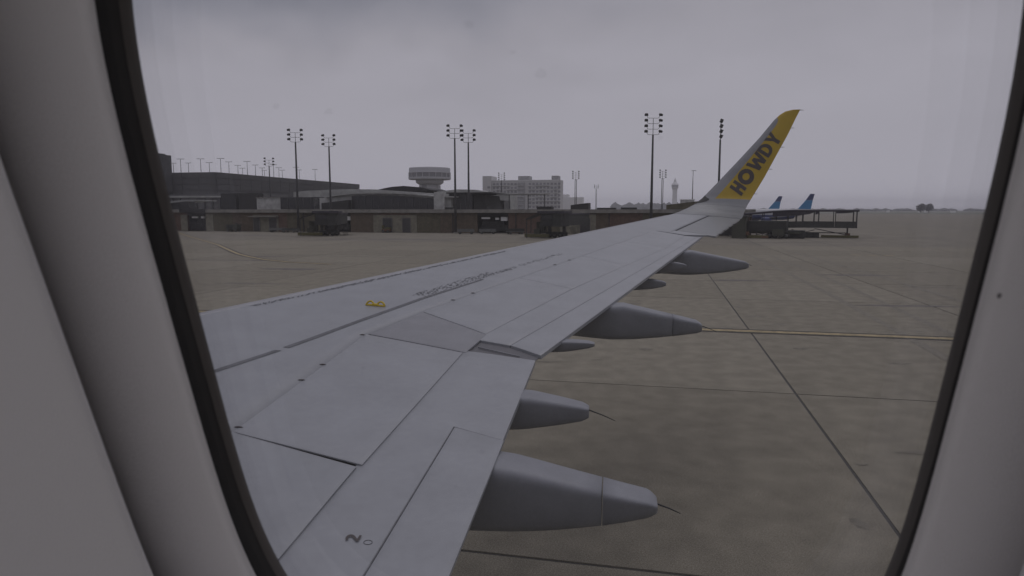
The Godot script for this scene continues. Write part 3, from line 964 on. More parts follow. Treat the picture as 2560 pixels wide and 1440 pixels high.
# ------------------------------------------------------------------ the airliner outside the window
func build_airplane() -> void:
	var p := thing("airplane", "airliner wing with grey skin and a yellow upturned tip, seen from its cabin", "airplane", Vector3.ZERO, WING_TURN)
	# main skin: one closed body, stepped down where the movable panels lie
	var st := begin()
	st.set_smooth_group(1)
	var os_ := []
	var o := 0.2
	while o < 15.7:
		os_.append(o)
		o += 0.22
	os_ += [5.21, 6.05, 12.655, 12.665, 15.7]
	os_.sort()
	var upper := []
	var sunk := []
	var lower := []
	for q in os_:
		var l := a_le(q)
		var te := a_te(q)
		var c := te - l
		var f := front_line(q)
		var xf := (f - l) / c
		var u := []
		for x in [0.0, 0.0008, 0.003, 0.008, 0.016, 0.028, 0.045, 0.07, 0.10, 0.14]: u.append(wp(q, l + c * x))
		for k in range(1, 13): u.append(wp(q, l + c * lerpf(0.14, xf, k / 12.0)))
		u.append(wp(q, l + c * xf, -0.004))
		upper.append(u)
		var s := [wp(q, l + c * xf, -0.004), wp(q, l + c * xf, -0.024)]
		for k in range(1, 9): s.append(wp(q, l + c * lerpf(xf, 0.995, k / 8.0), -0.024))
		sunk.append(s)
		var lo := []
		for x in [0.0, 0.004, 0.015, 0.04, 0.09, 0.16, 0.25, 0.36, 0.48, 0.6, 0.72, 0.84, 0.93, 0.995]:
			var tt := naca(x) * 2.0 * 0.125 * c
			lo.append(wp(q, l + c * x, -maxf(tt, 0.03 if x > 0.3 else 0.0)))
		lower.append(lo)
	loft(st, upper, false)
	st.set_smooth_group(3)
	loft(st, lower, false)
	obj("wing_skin", st, M.wing, p)
	st = begin()
	st.set_smooth_group(2)
	loft(st, sunk, false)
	obj("wing_recess", st, M.recess, p)
	# nose strip of the slats: a slightly paler band with its own rear edge
	st = begin()
	st.set_smooth_group(1)
	var rows := []
	for q in os_:
		if q > 15.6: continue
		var l := a_le(q)
		var c := a_te(q) - l
		var r := []
		for x in [0.0, 0.0008, 0.003, 0.008, 0.016, 0.028, 0.045, 0.07, 0.10, 0.125]: r.append(wp(q, l + c * x, 0.005))
		r.append(wp(q, l + c * 0.128, -0.003))
		rows.append(r)
	loft(st, rows, false)
	obj("slat", st, M.nose_metal, p)
	# fixed panels, spoilers, flaps
	panel("fixed_panel", [[0.3, -2.0], [3.27, -2.0], [3.04, -1.23], [0.3, -1.23]], M.wing, p, 8, 0.0, 0.007, 0.003, 0.002, -0.02)
	panel("spoiler", [[3.27, -2.0], [5.24, -2.0], [5.02, -1.15], [3.06, -1.21]], M.flap, p, 10, 0.0, 0.007, 0.003, 0.002, -0.02)
	panel("access_panel", [[5.255, -1.985], [6.04, -1.75], [5.53, -1.06], [5.03, -1.13]], M.wing_dark, p, 6, 0.0, 0.014, 0.004, 0.0, -0.01)
	var sp := [[6.04, -1.75, 5.54, -1.07], [7.80, -1.09, 7.47, -0.47], [9.51, -0.455, 9.08, 0.13], [11.1, 0.137, 10.75, 0.76], [12.64, 0.70, 12.28, 1.20]]
	for k in 4:
		panel("spoiler", [[sp[k][0], sp[k][1]], [sp[k + 1][0], sp[k + 1][1]], [sp[k + 1][2], sp[k + 1][3]], [sp[k][2], sp[k][3]]], M.flap, p, 10, 0.0, 0.007, 0.005, 0.002, -0.02)
	panel("inboard_flap", [[0.3, -1.30], [5.10, -1.21], [5.03, -0.59], [0.3, -0.59]], M.flap, p, 16, 0.007, 0.03, 0.0, -0.004, 0.0)
	panel("flap_tab", [[0.3, -0.88], [3.62, -0.88], [3.51, -0.582], [0.3, -0.582]], M.flap, p, 12, 0.0, 0.012, 0.0, 0.003, 0.0)
	panel("outboard_flap", [[5.41, -1.22], [12.31, 1.03], [12.30, 1.41], [5.32, -0.83]], M.flap, p, 24, 0.005, 0.03, 0.0, -0.003, 0.0)
	panel("flap_tab", [[5.32, -0.83], [12.30, 1.41], [12.27, 1.47], [5.14, -0.56]], M.flap, p, 24, 0.003, 0.03, 0.003, 0.001)
	for q in [[[0.3, -0.886], [3.626, -0.886]], [[3.626, -0.886], [3.516, -0.60]]]:
		st = begin()
		var line := []
		for k in 13: line.append(wp(lerpf(q[0][0], q[1][0], k / 12.0), lerpf(q[0][1], q[1][1], k / 12.0), -0.004))
		tube(st, line, [0.0045], 6)
		obj("tab_seal", st, M.wing_line, p)
	panel("fixed_panel", [[12.68, 0.73], [12.86, 1.05], [12.62, 1.62], [12.42, 1.20]], M.wing, p, 4)
	panel("aileron", [[12.80, 1.06], [15.68, 2.02], [15.68, 2.70], [12.60, 1.76]], M.tip_grey, p, 12, 0.006, 0.028, 0.004, 0.0, 0.004)
	# end rib in the gap between inboard and outboard flap
	st = begin()
	st.set_smooth_group(-1)
	for q in [[5.215, -1.07, 5.10, -0.72, 0.006, -0.012]]:
		var a := wp(q[0], q[1], q[5]); var b := wp(q[2], q[3], q[5])
		tube(st, [a, b], [q[4]], 6)
	obj("flap_end_rail", st, M.wing_dark, p)
	# walkway stripe along the rear spar, in two lengths
	for q in [[3.2, 4.665], [4.74, 7.6]]:
		st = begin()
		st.set_smooth_group(1)
		var r2 := []
		for k in 25:
			var oo := lerpf(q[0], q[1], k / 24.0)
			var aa := interp(oo, [3.2, 4.12, 4.7, 5.6, 6.55, 7.38, 8.45], [-2.97, -2.665, -2.465, -2.20, -1.90, -1.58, -1.19])
			var wd := lerpf(0.052, 0.03, smoothstep(6.4, 7.6, oo))
			r2.append([wp(oo, aa - wd / 2, 0.003), wp(oo, aa + wd / 2, 0.003)])
		loft(st, r2, false)
		obj("walkway_stripe", st, M.wing_line, p)
	# rows of small fasteners and chipped paint by the stripe and behind the slats
	var rng := RandomNumberGenerator.new()
	rng.seed = 12
	st = begin()
	st.set_smooth_group(-1)
	for k in 420:
		var oo := rng.randf_range(6.62, 8.3) if k % 5 else rng.randf_range(8.2, 9.6)
		var aa := interp(oo, [5.6, 6.55, 7.38, 8.45, 9.6], [-2.20, -1.90, -1.58, -1.19, -0.72]) - rng.randf_range(0.03, 0.19) * (1.0 if oo < 8.0 else 0.5)
		fleck(st, oo, aa, rng.randf_range(0.006, 0.022), rng.randf_range(0.005, 0.011), rng)
	for k in 260:
		var oo := rng.randf_range(5.9, 9.6)
		var x := rng.randf_range(0.145, 0.162)
		fleck(st, oo, lerpf(a_le(oo), a_te(oo), x), rng.randf_range(0.02, 0.07), 0.008, rng)
	var fl := obj("fastener_marks", st, M.wing_line, p)
	fl.set_meta("kind", "stuff")
	# hinge bolts along the front of the spoilers
	for q in [[3.33, -2.02], [4.11, -2.03], [4.44, -2.03], [5.21, -2.03], [6.55, -1.60], [6.9, -1.47], [8.75, -0.78], [9.15, -0.62]]:
		st = begin()
		var c := wp(q[0], q[1], 0.002)
		st.set_smooth_group(1)
		var rr := []
		for k in 5:
			var e := sin(PI * k / 4.0)
			var ring := []
			for s in 8: ring.append(c + Vector3(-0.025 + 0.055 * k / 4.0, maxf(0.0, sin(TAU * s / 8)) * 0.007 * e, cos(TAU * s / 8) * 0.009 * e))
			rr.append(ring)
		loft(st, rr, true)
		obj("hinge_bolt", st, M.letter, p)
	# folding lifeline fitting: two low yellow hoops on a bar
	st = begin()
	var fa := wp(6.127, -2.345, 0.006); var fb := wp(6.117, -2.15, 0.006)
	tube(st, [fa, fa.lerp(fb, 0.25), fb], [0.011], 6)
	tube(st, [fa.lerp(fb, 0.34) + Vector3(0, 0.007, 0), fa.lerp(fb, 0.66) + Vector3(0, 0.007, 0)], [0.013], 6)
	for k in 2:
		var a := fa.lerp(fb, 0.02 + 0.54 * k); var b := fa.lerp(fb, 0.44 + 0.54 * k)
		var pts := []
		for s in 9:
			var f := s / 8.0
			pts.append(a.lerp(b, f) + Vector3(0, 0.036 * pow(sin(PI * f), 0.7), -0.012 * sin(PI * f)))
		tube(st, pts, [0.0095], 6)
	obj("lifeline_fitting", st, M.fitting, p)
	# the number on the inboard flap, painted, read from outboard of the nose
	var digit := lettering("2", 0.056, 1.15, func(q: Vector2) -> Vector3:
		return wp(2.425 + q.x, -0.985 - q.y, 0.0012))
	put("number", digit, M.letter, p)
	st = begin()
	var cc := []
	for k in 21: cc.append(wp(2.434 + 0.015 * cos(TAU * k / 20), -0.947 + 0.017 * sin(TAU * k / 20), -0.003))
	tube(st, cc, [0.0014], 5)
	obj("access_ring", st, M.wing_line, p)
	# flap track fairings
	fairing(p, 3.33, [0.19, 0.095], [-2.3, -1.6, -0.75, -0.58, -0.45, -0.26, -0.1, 0.05, 0.14, 0.19, 0.225], [3.05, 3.14, 3.225, 3.245, 3.22, 3.178, 3.143, 3.112, 3.095, 3.083, 3.06], [2.98, 2.88, 2.85, 2.855, 2.862, 2.885, 2.912, 2.945, 2.972, 2.985, 3.0], 0.115, 0.0)
	fairing(p, 4.32, [0.205, 0.07], [-2.0, -1.4, -0.75, -0.58, -0.34, -0.2, -0.155], [3.10, 3.20, 3.295, 3.318, 3.278, 3.25, 3.238], [3.08, 3.07, 3.062, 3.07, 3.11, 3.14, 3.155], 0.17)
	fairing(p, 5.66, [0.14, 0.055], [-1.7, -1.1, -0.6, -0.40, -0.22, -0.165], [3.26, 3.33, 3.39, 3.415, 3.405, 3.395], [3.25, 3.26, 3.30, 3.312, 3.345, 3.36], 0.0)
	fairing(p, 7.1, [0.205, 0.10], [-1.9, -1.2, -0.45, -0.07, 0.05, 0.2, 0.45, 0.7, 0.83, 0.88], [3.25, 3.36, 3.49, 3.53, 3.548, 3.515, 3.46, 3.405, 3.375, 3.35], [3.22, 3.18, 3.19, 3.155, 3.158, 3.165, 3.19, 3.225, 3.245, 3.255], 0.15, 0.6)
	fairing(p, 9.0, [0.13, 0.05], [-0.9, -0.3, 0.24, 0.47, 0.61, 0.65], [3.48, 3.55, 3.60, 3.61, 3.585, 3.57], [3.47, 3.46, 3.455, 3.475, 3.505, 3.515], 0.0)
	fairing(p, 10.1, [0.13, 0.05], [-0.5, 0.1, 0.6, 0.78, 0.97, 1.01], [3.60, 3.67, 3.74, 3.765, 3.73, 3.715], [3.58, 3.58, 3.57, 3.605, 3.655, 3.665], 0.0)
	fairing(p, 10.95, [0.19, 0.10], [-0.6, 0.1, 0.68, 1.0, 1.13, 1.23, 1.58, 1.85, 1.98, 2.03], [3.58, 3.68, 3.80, 3.865, 3.885, 3.865, 3.795, 3.74, 3.71, 3.685], [3.56, 3.53, 3.505, 3.485, 3.485, 3.49, 3.52, 3.56, 3.59, 3.60], 0.06)
	# wing tip
	var one := func(_k: float) -> float: return 1.0
	var wl := tip_skin("winglet", 0.0, 3.75, 0.0, one, [1.0, -1.0], M.tip_grey, p)
	tip_skin("winglet_tip", 3.75, 11.0, 0.0, one, [-1.0], M.yellow, wl)
	var edge := func(k: float) -> float: return 0.28 * (1.0 - smoothstep(7.6, 8.6, k)) + 0.004
	tip_skin("leading_edge", 3.75, 8.6, 0.0, edge, [1.0], M.tip_metal, wl)
	# yellow field between the metal edge and the trailing edge
	st = begin()
	st.set_smooth_group(1)
	var yr := []
	for r in 41:
		var k := lerpf(3.75, 11.0, r / 40.0)
		var row := []
		var x0: float = edge.call(k) if k < 8.6 else 0.0
		for c in 11: row.append(tip_point(k, lerpf(x0, 1.0, pow(c / 10.0, 1.5)), 1.0))
		yr.append(row)
	loft(st, yr, false)
	obj("yellow_field", st, M.yellow, wl)
	# the word on it
	var hs := []
	for q in tip_le: hs.append(q[2])
	var ks := []
	for i in hs.size(): ks.append(float(i))
	var words := howdy(func(q: Vector2) -> Vector3:
		var ang := deg_to_rad(54.2)
		var a := 2.85 + q.x * 0.965 * cos(ang) - q.y * sin(ang)
		var hh := 4.80 + q.x * 0.965 * sin(ang) + q.y * cos(ang)
		var k := interp(hh, hs, ks)
		var l := tip_at(k, tip_le); var t := tip_at(k, tip_te)
		return tip_point(k, clampf((a - l.x) / (t.x - l.x), 0.02, 0.985), 1.0, 0.005))
	put("lettering", words, M.letter, wl)
	for k in [0.15, 2.7]:
		st = begin()
		var seam := []
		for c in 15: seam.append(tip_point(k, 0.01 + 0.97 * c / 14.0, 1.0, -0.001))
		tube(st, seam, [0.004], 5)
		obj("joint_seal", st, M.wing_line, wl)
	# navigation lamp fairing at the tip's root, and static wicks
	st = begin()
	st.set_smooth_group(1)
	rows = []
	for r in 7:
		var k := lerpf(2.9, 4.15, r / 6.0)
		var row := []
		var half := sin(PI * r / 6.0)
		for c in 7: row.append(tip_point(k, lerpf(0.0, 0.004 + 0.20 * half, pow(c / 6.0, 2.0)), 1.0, 0.006))
		rows.append(row)
	loft(st, rows, false)
	obj("navigation_lamp", st, M.black, wl)
	for k in [4.2, 5.4, 6.4, 7.4, 10.6]:
		st = begin()
		var b := tip_point(k, 0.99, 1.0)
		tube(st, [b, b + Vector3(0.09, -0.004, 0)], [0.007, 0.003], 5)
		obj("static_wick", st, M.black, wl)
	for q in [12.95, 13.5, 14.1, 14.65]:
		st = begin()
		var b := wp(q, 1.76 + (q - 12.6) * 0.3 - 0.03, -0.006)
		tube(st, [b, b + Vector3(0.13, -0.02, 0)], [0.009, 0.004], 5)
		obj("static_wick", st, M.black, p)
	# the fuselage side this window is set in
	st = begin()
	var prof := []
	for k in 9: prof.append(Vector2(-0.9 - 0.0, 0).lerp(Vector2.ZERO, 1.0))
	prof.clear()
	var tl := deg_to_rad(WALL_TILT)
	var up_c := Vector2(0.275 - 0.32 * sin(tl), EYE + 0.32 * cos(tl))
	for k in range(10, 0, -1):
		var g := tl + 0.75 * k / 10.0
		prof.append(up_c + Vector2(-(cos(tl) - cos(g)) * 1.75, (sin(g) - sin(tl)) * 1.75))
	prof.append(up_c)
	var lo_c := Vector2(0.275 + 0.5 * sin(tl), EYE - 0.5 * cos(tl))
	var under := [lo_c]
	for k in range(1, 13):
		var g := tl - 1.0 * k / 12.0
		under.append(lo_c + Vector2((cos(g) - cos(tl)) * 1.9, -(sin(tl) - sin(g)) * 1.9))
	st.set_smooth_group(1)
	for pf in [prof, under]:
		var rr := []
		for x in [-9.0, -4.0, 0.0, 4.0, 9.0]:
			var row := []
			for q in pf: row.append(Vector3(x, q.y, -q.x))
			rr.append(row)
		loft(st, rr, false)
	# the flat belt with the window's hole
	loft(st, [window_ring(0.190, 0.252, 0.275), rect_ring(-9, 9, -0.32, 0.5, 0.190, 0.252, 1.0, 0.275)], true)
	obj("fuselage_skin", st, M.white_skin, p)

func fleck(st: SurfaceTool, o: float, a: float, lo: float, la: float, rng: RandomNumberGenerator) -> void:
	var t := rng.randf_range(-0.5, 0.5)
	var u := Vector2(cos(t) * lo, sin(t) * lo)
	var v := Vector2(-sin(t) * la, cos(t) * la)
	quad(st, wp(o - u.x, a - u.y, 0.0035), wp(o - v.x, a - v.y, 0.0035), wp(o + u.x, a + u.y, 0.0035), wp(o + v.x, a + v.y, 0.0035))

# text mapped onto a curved surface; place() takes metres right and up from its lower left corner
func lettering(text: String, cap: float, squeeze: float, place: Callable) -> ArrayMesh:
	var f := SystemFont.new()
	f.font_names = PackedStringArray(["Droid Sans"])
	f.font_weight = 700
	var t := TextMesh.new()
	t.text = text
	t.font = f
	t.font_size = 64
	t.pixel_size = cap / (64.0 * 0.714)
	t.depth = 0.0
	t.curve_step = 1.5
	t.horizontal_alignment = HORIZONTAL_ALIGNMENT_LEFT
	var arr := t.get_mesh_arrays()
	var vs: PackedVector3Array = arr[Mesh.ARRAY_VERTEX]
	var ids: PackedInt32Array = arr[Mesh.ARRAY_INDEX]
	var lo := Vector3(1e9, 1e9, 0)
	for v in vs:
		lo.x = minf(lo.x, v.x)
		lo.y = minf(lo.y, v.y)
	var st := begin()
	st.set_smooth_group(1)
	for k in range(0, ids.size(), 3):
		var tr := []
		for j in 3:
			var v := vs[ids[k + j]] - lo
			tr.append(Vector2(v.x * squeeze, v.y))
		fine(st, tr[0], tr[1], tr[2], place, 0)
	return commit(st)

# the five heavy painted letters of the wing tip, 0.335 m high
func howdy(place: Callable) -> ArrayMesh:
	var H := 0.335
	var T := 0.082
	var st := begin()
	st.set_smooth_group(1)
	var polys := []
	polys.append(PackedVector2Array([Vector2(0, 0), Vector2(T, 0), Vector2(T, H * 0.37), Vector2(0.225 - T, H * 0.37), Vector2(0.225 - T, 0), Vector2(0.225, 0), Vector2(0.225, H), Vector2(0.225 - T, H), Vector2(0.225 - T, H * 0.63), Vector2(T, H * 0.63), Vector2(T, H), Vector2(0, H)]))
	var w := 0.655
	polys.append(PackedVector2Array([Vector2(w + 0.075, 0), Vector2(w + 0.165, 0), Vector2(w + 0.215, H * 0.5), Vector2(w + 0.265, 0), Vector2(w + 0.355, 0), Vector2(w + 0.43, H), Vector2(w + 0.345, H), Vector2(w + 0.305, H * 0.42), Vector2(w + 0.255, H * 0.86), Vector2(w + 0.175, H * 0.86), Vector2(w + 0.125, H * 0.42), Vector2(w + 0.085, H), Vector2(w, H)]))
	var y := 1.385
	polys.append(PackedVector2Array([Vector2(y + 0.095, 0), Vector2(y + 0.185, 0), Vector2(y + 0.185, H * 0.42), Vector2(y + 0.28, H), Vector2(y + 0.185, H), Vector2(y + 0.14, H * 0.62), Vector2(y + 0.095, H), Vector2(y, H), Vector2(y + 0.095, H * 0.42)]))
	for p in polys:
		var idx := Geometry2D.triangulate_polygon(p)
		for k in range(0, idx.size(), 3): fine(st, p[idx[k]], p[idx[k + 1]], p[idx[k + 2]], place, 0)
	var rings := []
	var o := [[], []]
	for k in 41:
		var f := TAU * k / 40
		o[0].append(Vector2(0.435 + 0.19 * cos(f), H * 0.5 + 0.185 * sin(f)))
		o[1].append(Vector2(0.435 + 0.088 * cos(f), H * 0.5 + 0.082 * sin(f)))
	rings.append(o)
	var d := 1.085
	var q := [[Vector2(d, 0)], [Vector2(d + T, T * 0.85)]]
	for k in 17:
		var f := -PI / 2 + PI * k / 16
		q[0].append(Vector2(d + 0.11 + 0.165 * cos(f), H * 0.5 + H * 0.5 * sin(f)))
		q[1].append(Vector2(d + 0.105 + 0.08 * cos(f), H * 0.5 + (H * 0.5 - T * 0.85) * sin(f)))
	q[0] += [Vector2(d, H), Vector2(d, 0)]
	q[1] += [Vector2(d + T, H - T * 0.85), Vector2(d + T, T * 0.85)]
	rings.append(q)
	for r in rings:
		for k in r[0].size() - 1:
			fine(st, r[0][k], r[0][k + 1], r[1][k + 1], place, 0)
			fine(st, r[0][k], r[1][k + 1], r[1][k], place, 0)
	return commit(st)

func fine(st: SurfaceTool, a: Vector2, b: Vector2, c: Vector2, place: Callable, level: int) -> void:
	if level < 3 and maxf(a.distance_to(b), maxf(b.distance_to(c), c.distance_to(a))) > 0.09:
		var ab := (a + b) / 2; var bc := (b + c) / 2; var ca := (c + a) / 2
		fine(st, a, ab, ca, place, level + 1); fine(st, ab, b, bc, place, level + 1)
		fine(st, ca, bc, c, place, level + 1); fine(st, ab, bc, ca, place, level + 1)
		return
	tri(st, place.call(a), place.call(b), place.call(c))

# ------------------------------------------------------------------ the cabin wall round the window
func build_cabin() -> void:
	var st := begin()
	st.set_smooth_group(1)
	loft(st, [window_ring(0.179, 0.258, 0.1995), window_ring(0.1515, 0.228, 0.1705), window_ring(0.1400, 0.2155, 0.1630), window_ring(0.1338, 0.2085, 0.1607), window_ring(0.1330, 0.2080, 0.1592), window_ring(0.1352, 0.2105, 0.1577), window_ring(0.140, 0.2155, 0.1570),
		rect_ring(-1.6, 1.6, -0.55, 0.9, 0.140, 0.2155, 0.02, 0.1570), rect_ring(-1.6, 1.6, -0.55, 0.9, 0.140, 0.2155, 0.3, 0.1570), rect_ring(-1.6, 1.6, -0.55, 0.9, 0.140, 0.2155, 1.0, 0.1570)], true)
	# back of the panel
	loft(st, [rect_ring(-1.6, 1.6, -0.55, 0.9, 0.140, 0.2155, 1.0, 0.1570), rect_ring(-1.6, 1.6, -0.55, 0.9, 0.179, 0.258, 1.0, 0.1995), window_ring(0.179, 0.258, 0.1995)], true)
	var wall := obj("cabin_wall", st, M.cabin)
	wall.rotation_degrees.y = WING_TURN
	tag(wall, "off white cabin wall panel round the window", "", "", "structure")
	st = begin()
	st.set_smooth_group(1)
	var rv := [window_ring(0.1320, 0.184, 0.1990), window_ring(0.1262, 0.1778, 0.1955), window_ring(0.1226, 0.1741, 0.1932), window_ring(0.1219, 0.1733, 0.1923)]
	for k in range(1, 13):
		var f := k / 12.0
		rv.append(window_ring(0.1221 + 0.052 * f, 0.1735 + 0.078 * f, 0.1916 - 0.0055 * f + 0.0135 * f * f * f))
	loft(st, rv, true)
	var reveal := obj("window_reveal", st, M.reveal, wall)
	st = begin()
	st.set_smooth_group(1)
	loft(st, [window_ring(0.150, 0.20, 0.2000, 0.0012), window_ring(0.143, 0.192, 0.2015, 0.0012), window_ring(0.1375, 0.186, 0.2030, 0.0012), window_ring(0.1335, 0.182, 0.2035, 0.0012), window_ring(0.1312, 0.1797, 0.2043, 0.0012), window_ring(0.1295, 0.178, 0.2057, 0.0012)], true)
	var seal := obj("window_seal", st, M.rubber, wall)
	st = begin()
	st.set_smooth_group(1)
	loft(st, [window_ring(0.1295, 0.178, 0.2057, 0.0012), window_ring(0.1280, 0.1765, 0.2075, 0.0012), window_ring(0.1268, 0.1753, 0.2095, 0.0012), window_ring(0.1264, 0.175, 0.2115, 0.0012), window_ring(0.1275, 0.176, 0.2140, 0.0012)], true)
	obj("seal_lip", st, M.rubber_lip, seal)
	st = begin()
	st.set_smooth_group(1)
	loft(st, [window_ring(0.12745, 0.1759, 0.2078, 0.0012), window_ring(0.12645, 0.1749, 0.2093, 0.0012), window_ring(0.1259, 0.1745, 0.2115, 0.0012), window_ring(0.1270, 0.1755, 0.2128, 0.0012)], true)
	obj("glare_edge", st, M.seal_glare, seal)  # lighter inner ring, glare next to the pane put into its colour
	st = begin()
	st.set_smooth_group(1)
	loft(st, [window_ring(0.150, 0.20, 0.2000), window_ring(0.168, 0.224, 0.240), window_ring(0.190, 0.252, 0.2745)], true)
	obj("window_well", st, M.rubber, wall)
	st = begin()
	st.set_smooth_group(-1)
	var ring := window_ring(0.129, 0.178, 0.2132)
	var mid := wall_point(WC.x, WC.y, 0.2132)
	for k in ring.size(): tri(st, mid, ring[k], ring[(k + 1) % ring.size()])
	var pane := obj("window_pane", st, M.glass_pane, wall)
	# specks of dirt on the pane and a scuff on the right of the reveal
	var rng := RandomNumberGenerator.new()
	rng.seed = 77
	for q in [[-0.0223, -0.0410, 0.0017], [-0.0883, -0.0317, 0.0014], [-0.105, -0.0336, 0.0011], [-0.0424, -0.0548, 0.0014], [-0.0485, 0.0949, 0.0013], [0.012, -0.022, 0.0010], [-0.06, 0.112, 0.0011], [-0.09, 0.06, 0.0009], [-0.03, -0.047, 0.0008]]:
		st = begin()
		st.set_smooth_group(-1)
		var c := wall_point(q[0], q[1], 0.2128)
		var rim := []
		for k in 14: rim.append(wall_point(q[0] + cos(TAU * k / 14) * q[2] * rng.randf_range(0.7, 1.2), q[1] + sin(TAU * k / 14) * q[2] * rng.randf_range(0.6, 1.0), 0.2128))
		for k in 14: tri(st, c, rim[k], rim[(k + 1) % 14])
		obj("dirt_speck", st, M.speck, pane)
	var steps := [[0.1262, 0.1748, 0.121, 0.169], [0.121, 0.169, 0.115, 0.162], [0.115, 0.162, 0.107, 0.153]]
	for k in 3:
		st = begin()
		st.set_smooth_group(-1)
		loft(st, [window_ring(steps[k][0], steps[k][1], 0.2126, 0.0012), window_ring(steps[k][2], steps[k][3], 0.2126, 0.0012)], true)
		obj("grime_band", st, M["grime%d" % k], pane)
	for q in [[0.1004, 0.0237, 0.0006, 0.0009]]:
		st = begin()
		st.set_smooth_group(-1)
		var c := wall_point(q[0], q[1], 0.1886)
		var rim := []
		for k in 12: rim.append(wall_point(q[0] + cos(TAU * k / 12) * q[2] * rng.randf_range(0.6, 1.2), q[1] + sin(TAU * k / 12) * q[3] * rng.randf_range(0.6, 1.2), 0.1885))
		for k in 12: tri(st, c, rim[k], rim[(k + 1) % 12])
		obj("scuff", st, M.scuff, reveal)
	# unseen bin added over the window to darken the top of the wall
	st = begin()
	box(st, Vector3(-3, 5.02, -0.03), Vector3(3, 5.4, 0.25))
	var ce := obj("added_bin", st, M.cabin)
	ce.rotation_degrees.y = WING_TURN
	tag(ce, "off white unseen bin added above the window to darken the wall top", "", "", "structure")

# ------------------------------------------------------------------ jet bridges
func bx(called: String, m: Material, parent: Node, lo: Vector3, hi: Vector3, t := Transform3D.IDENTITY) -> MeshInstance3D:
	var st := begin()
	box(st, lo, hi, t)
	return obj(called, st, m, parent)

func wheel(parent: Node, at: Vector3, r: float, w: float) -> void:
	var st := begin()
	var rings := []
	for q in [[r * 0.55, -w / 2], [r * 0.93, -w / 2], [r, -w / 4], [r, w / 4], [r * 0.93, w / 2], [r * 0.55, w / 2]]:
		var ring := []
		for k in 18: ring.append(at + Vector3(cos(TAU * k / 18) * q[0], sin(TAU * k / 18) * q[0], q[1]))
		rings.append(ring)
	st.set_smooth_group(1)
	loft(st, rings, true, true)
	var o := obj("wheel", st, M.tyre, parent)
	st = begin()
	rings = []
	for q in [[r * 0.5, -w / 2 - 0.02], [r * 0.5, w / 2 + 0.02]]:
		var ring := []
		for k in 12: ring.append(at + Vector3(cos(TAU * k / 12) * q[0], sin(TAU * k / 12) * q[0], q[1]))
		rings.append(ring)
	loft(st, rings, true, true)
	obj("rim", st, M.cart_grey, o)

# closed bridge: cab at the origin facing +Z, tunnel running back to -Z
func jet_bridge(called: String, label: String, at: Vector3, turn: float, long: float) -> Node3D:
	var p := thing(called, label, "jet bridge", at, turn, "jet bridges at the concourse")
	bx("cab", M.bridge_dark, p, Vector3(-1.9, 1.9, -3.2), Vector3(1.9, 3.95, 0))
	bx("cab_roof", M.bridge_roof, p, Vector3(-2.2, 3.96, -3.6), Vector3(2.2, 4.35, 0.7))
	bx("cab_window", M.dark_glass, p, Vector3(-1.6, 2.9, 0.005), Vector3(0.2, 3.7, 0.06))
	var cu := begin()
	cu.set_smooth_group(-1)
	for k in 6:
		var y := 1.9 + 0.34 * k
		box(cu, Vector3(0.4, y, 0.01), Vector3(1.85, y + 0.3, 0.32 + 0.1 * (k % 2)))
	obj("cab_bellows", cu, M.bridge_grey, p)
	bx("tunnel", M.bridge_grey, p, Vector3(-1.4, 1.95, -long), Vector3(1.4, 3.7, -3.25))
	bx("tunnel_roof", M.bridge_roof, p, Vector3(-1.55, 3.71, -long), Vector3(1.55, 3.95, -3.65))
	bx("support_column", M.bridge_dark, p, Vector3(-1.5, 0.9, -3.0), Vector3(-1.05, 1.9, -2.5))
	bx("support_column", M.bridge_dark, p, Vector3(1.0, 0.9, -3.0), Vector3(1.45, 1.9, -2.5))
	bx("bogie", M.bridge_dark, p, Vector3(-1.7, 0.55, -3.1), Vector3(1.7, 0.95, -2.3))
	for x in [-1.2, -0.4, 0.6, 1.3]: wheel(p, Vector3(x, 0.5, -2.7), 0.5, 0.35)
	bx("yellow_bumper", M.safety_yellow, p, Vector3(-5.2, 0.08, -2.2), Vector3(-1.0, 0.62, -1.5))
	bx("bumper_post", M.bridge_olive, p, Vector3(-3.6, 0.63, -2.0), Vector3(-2.6, 1.4, -1.6))
	var aw := begin()
	aw.set_smooth_group(-1)
	for dy in [0.0, 0.08]: quad(aw, Vector3(-2.2, 3.95 + dy, 0.5), Vector3(-2.2, 3.95 + dy, -3.4), Vector3(-4.6, 2.95 + dy, -2.6), Vector3(-4.6, 2.95 + dy, -0.2))
	obj("side_awning", aw, M.bridge_roof, p)
	for q in [[-4.4, -0.4], [-4.4, -2.4]]: bx("awning_post", M.steel, p, Vector3(q[0] - 0.05, 0, q[1] - 0.05), Vector3(q[0] + 0.05, 3.0, q[1] + 0.05))
	bx("service_box", M.bridge_olive, p, Vector3(-3.4, 0.7, -3.4), Vector3(-2.0, 2.6, -2.3))
	# stair at its side
	for k in 9: bx("stair_step", M.bridge_grey, p, Vector3(1.95, 0.2 * k, -5.6 + 0.28 * k), Vector3(2.9, 0.2 * k + 0.06, -5.3 + 0.28 * k))
	var rl := begin()
	for x in [1.98, 2.88]: tube(rl, [Vector3(x, 0.9, -5.5), Vector3(x, 2.8, -3.1)], [0.03], 5)
	obj("handrail", rl, M.steel_pale, p)
	return p

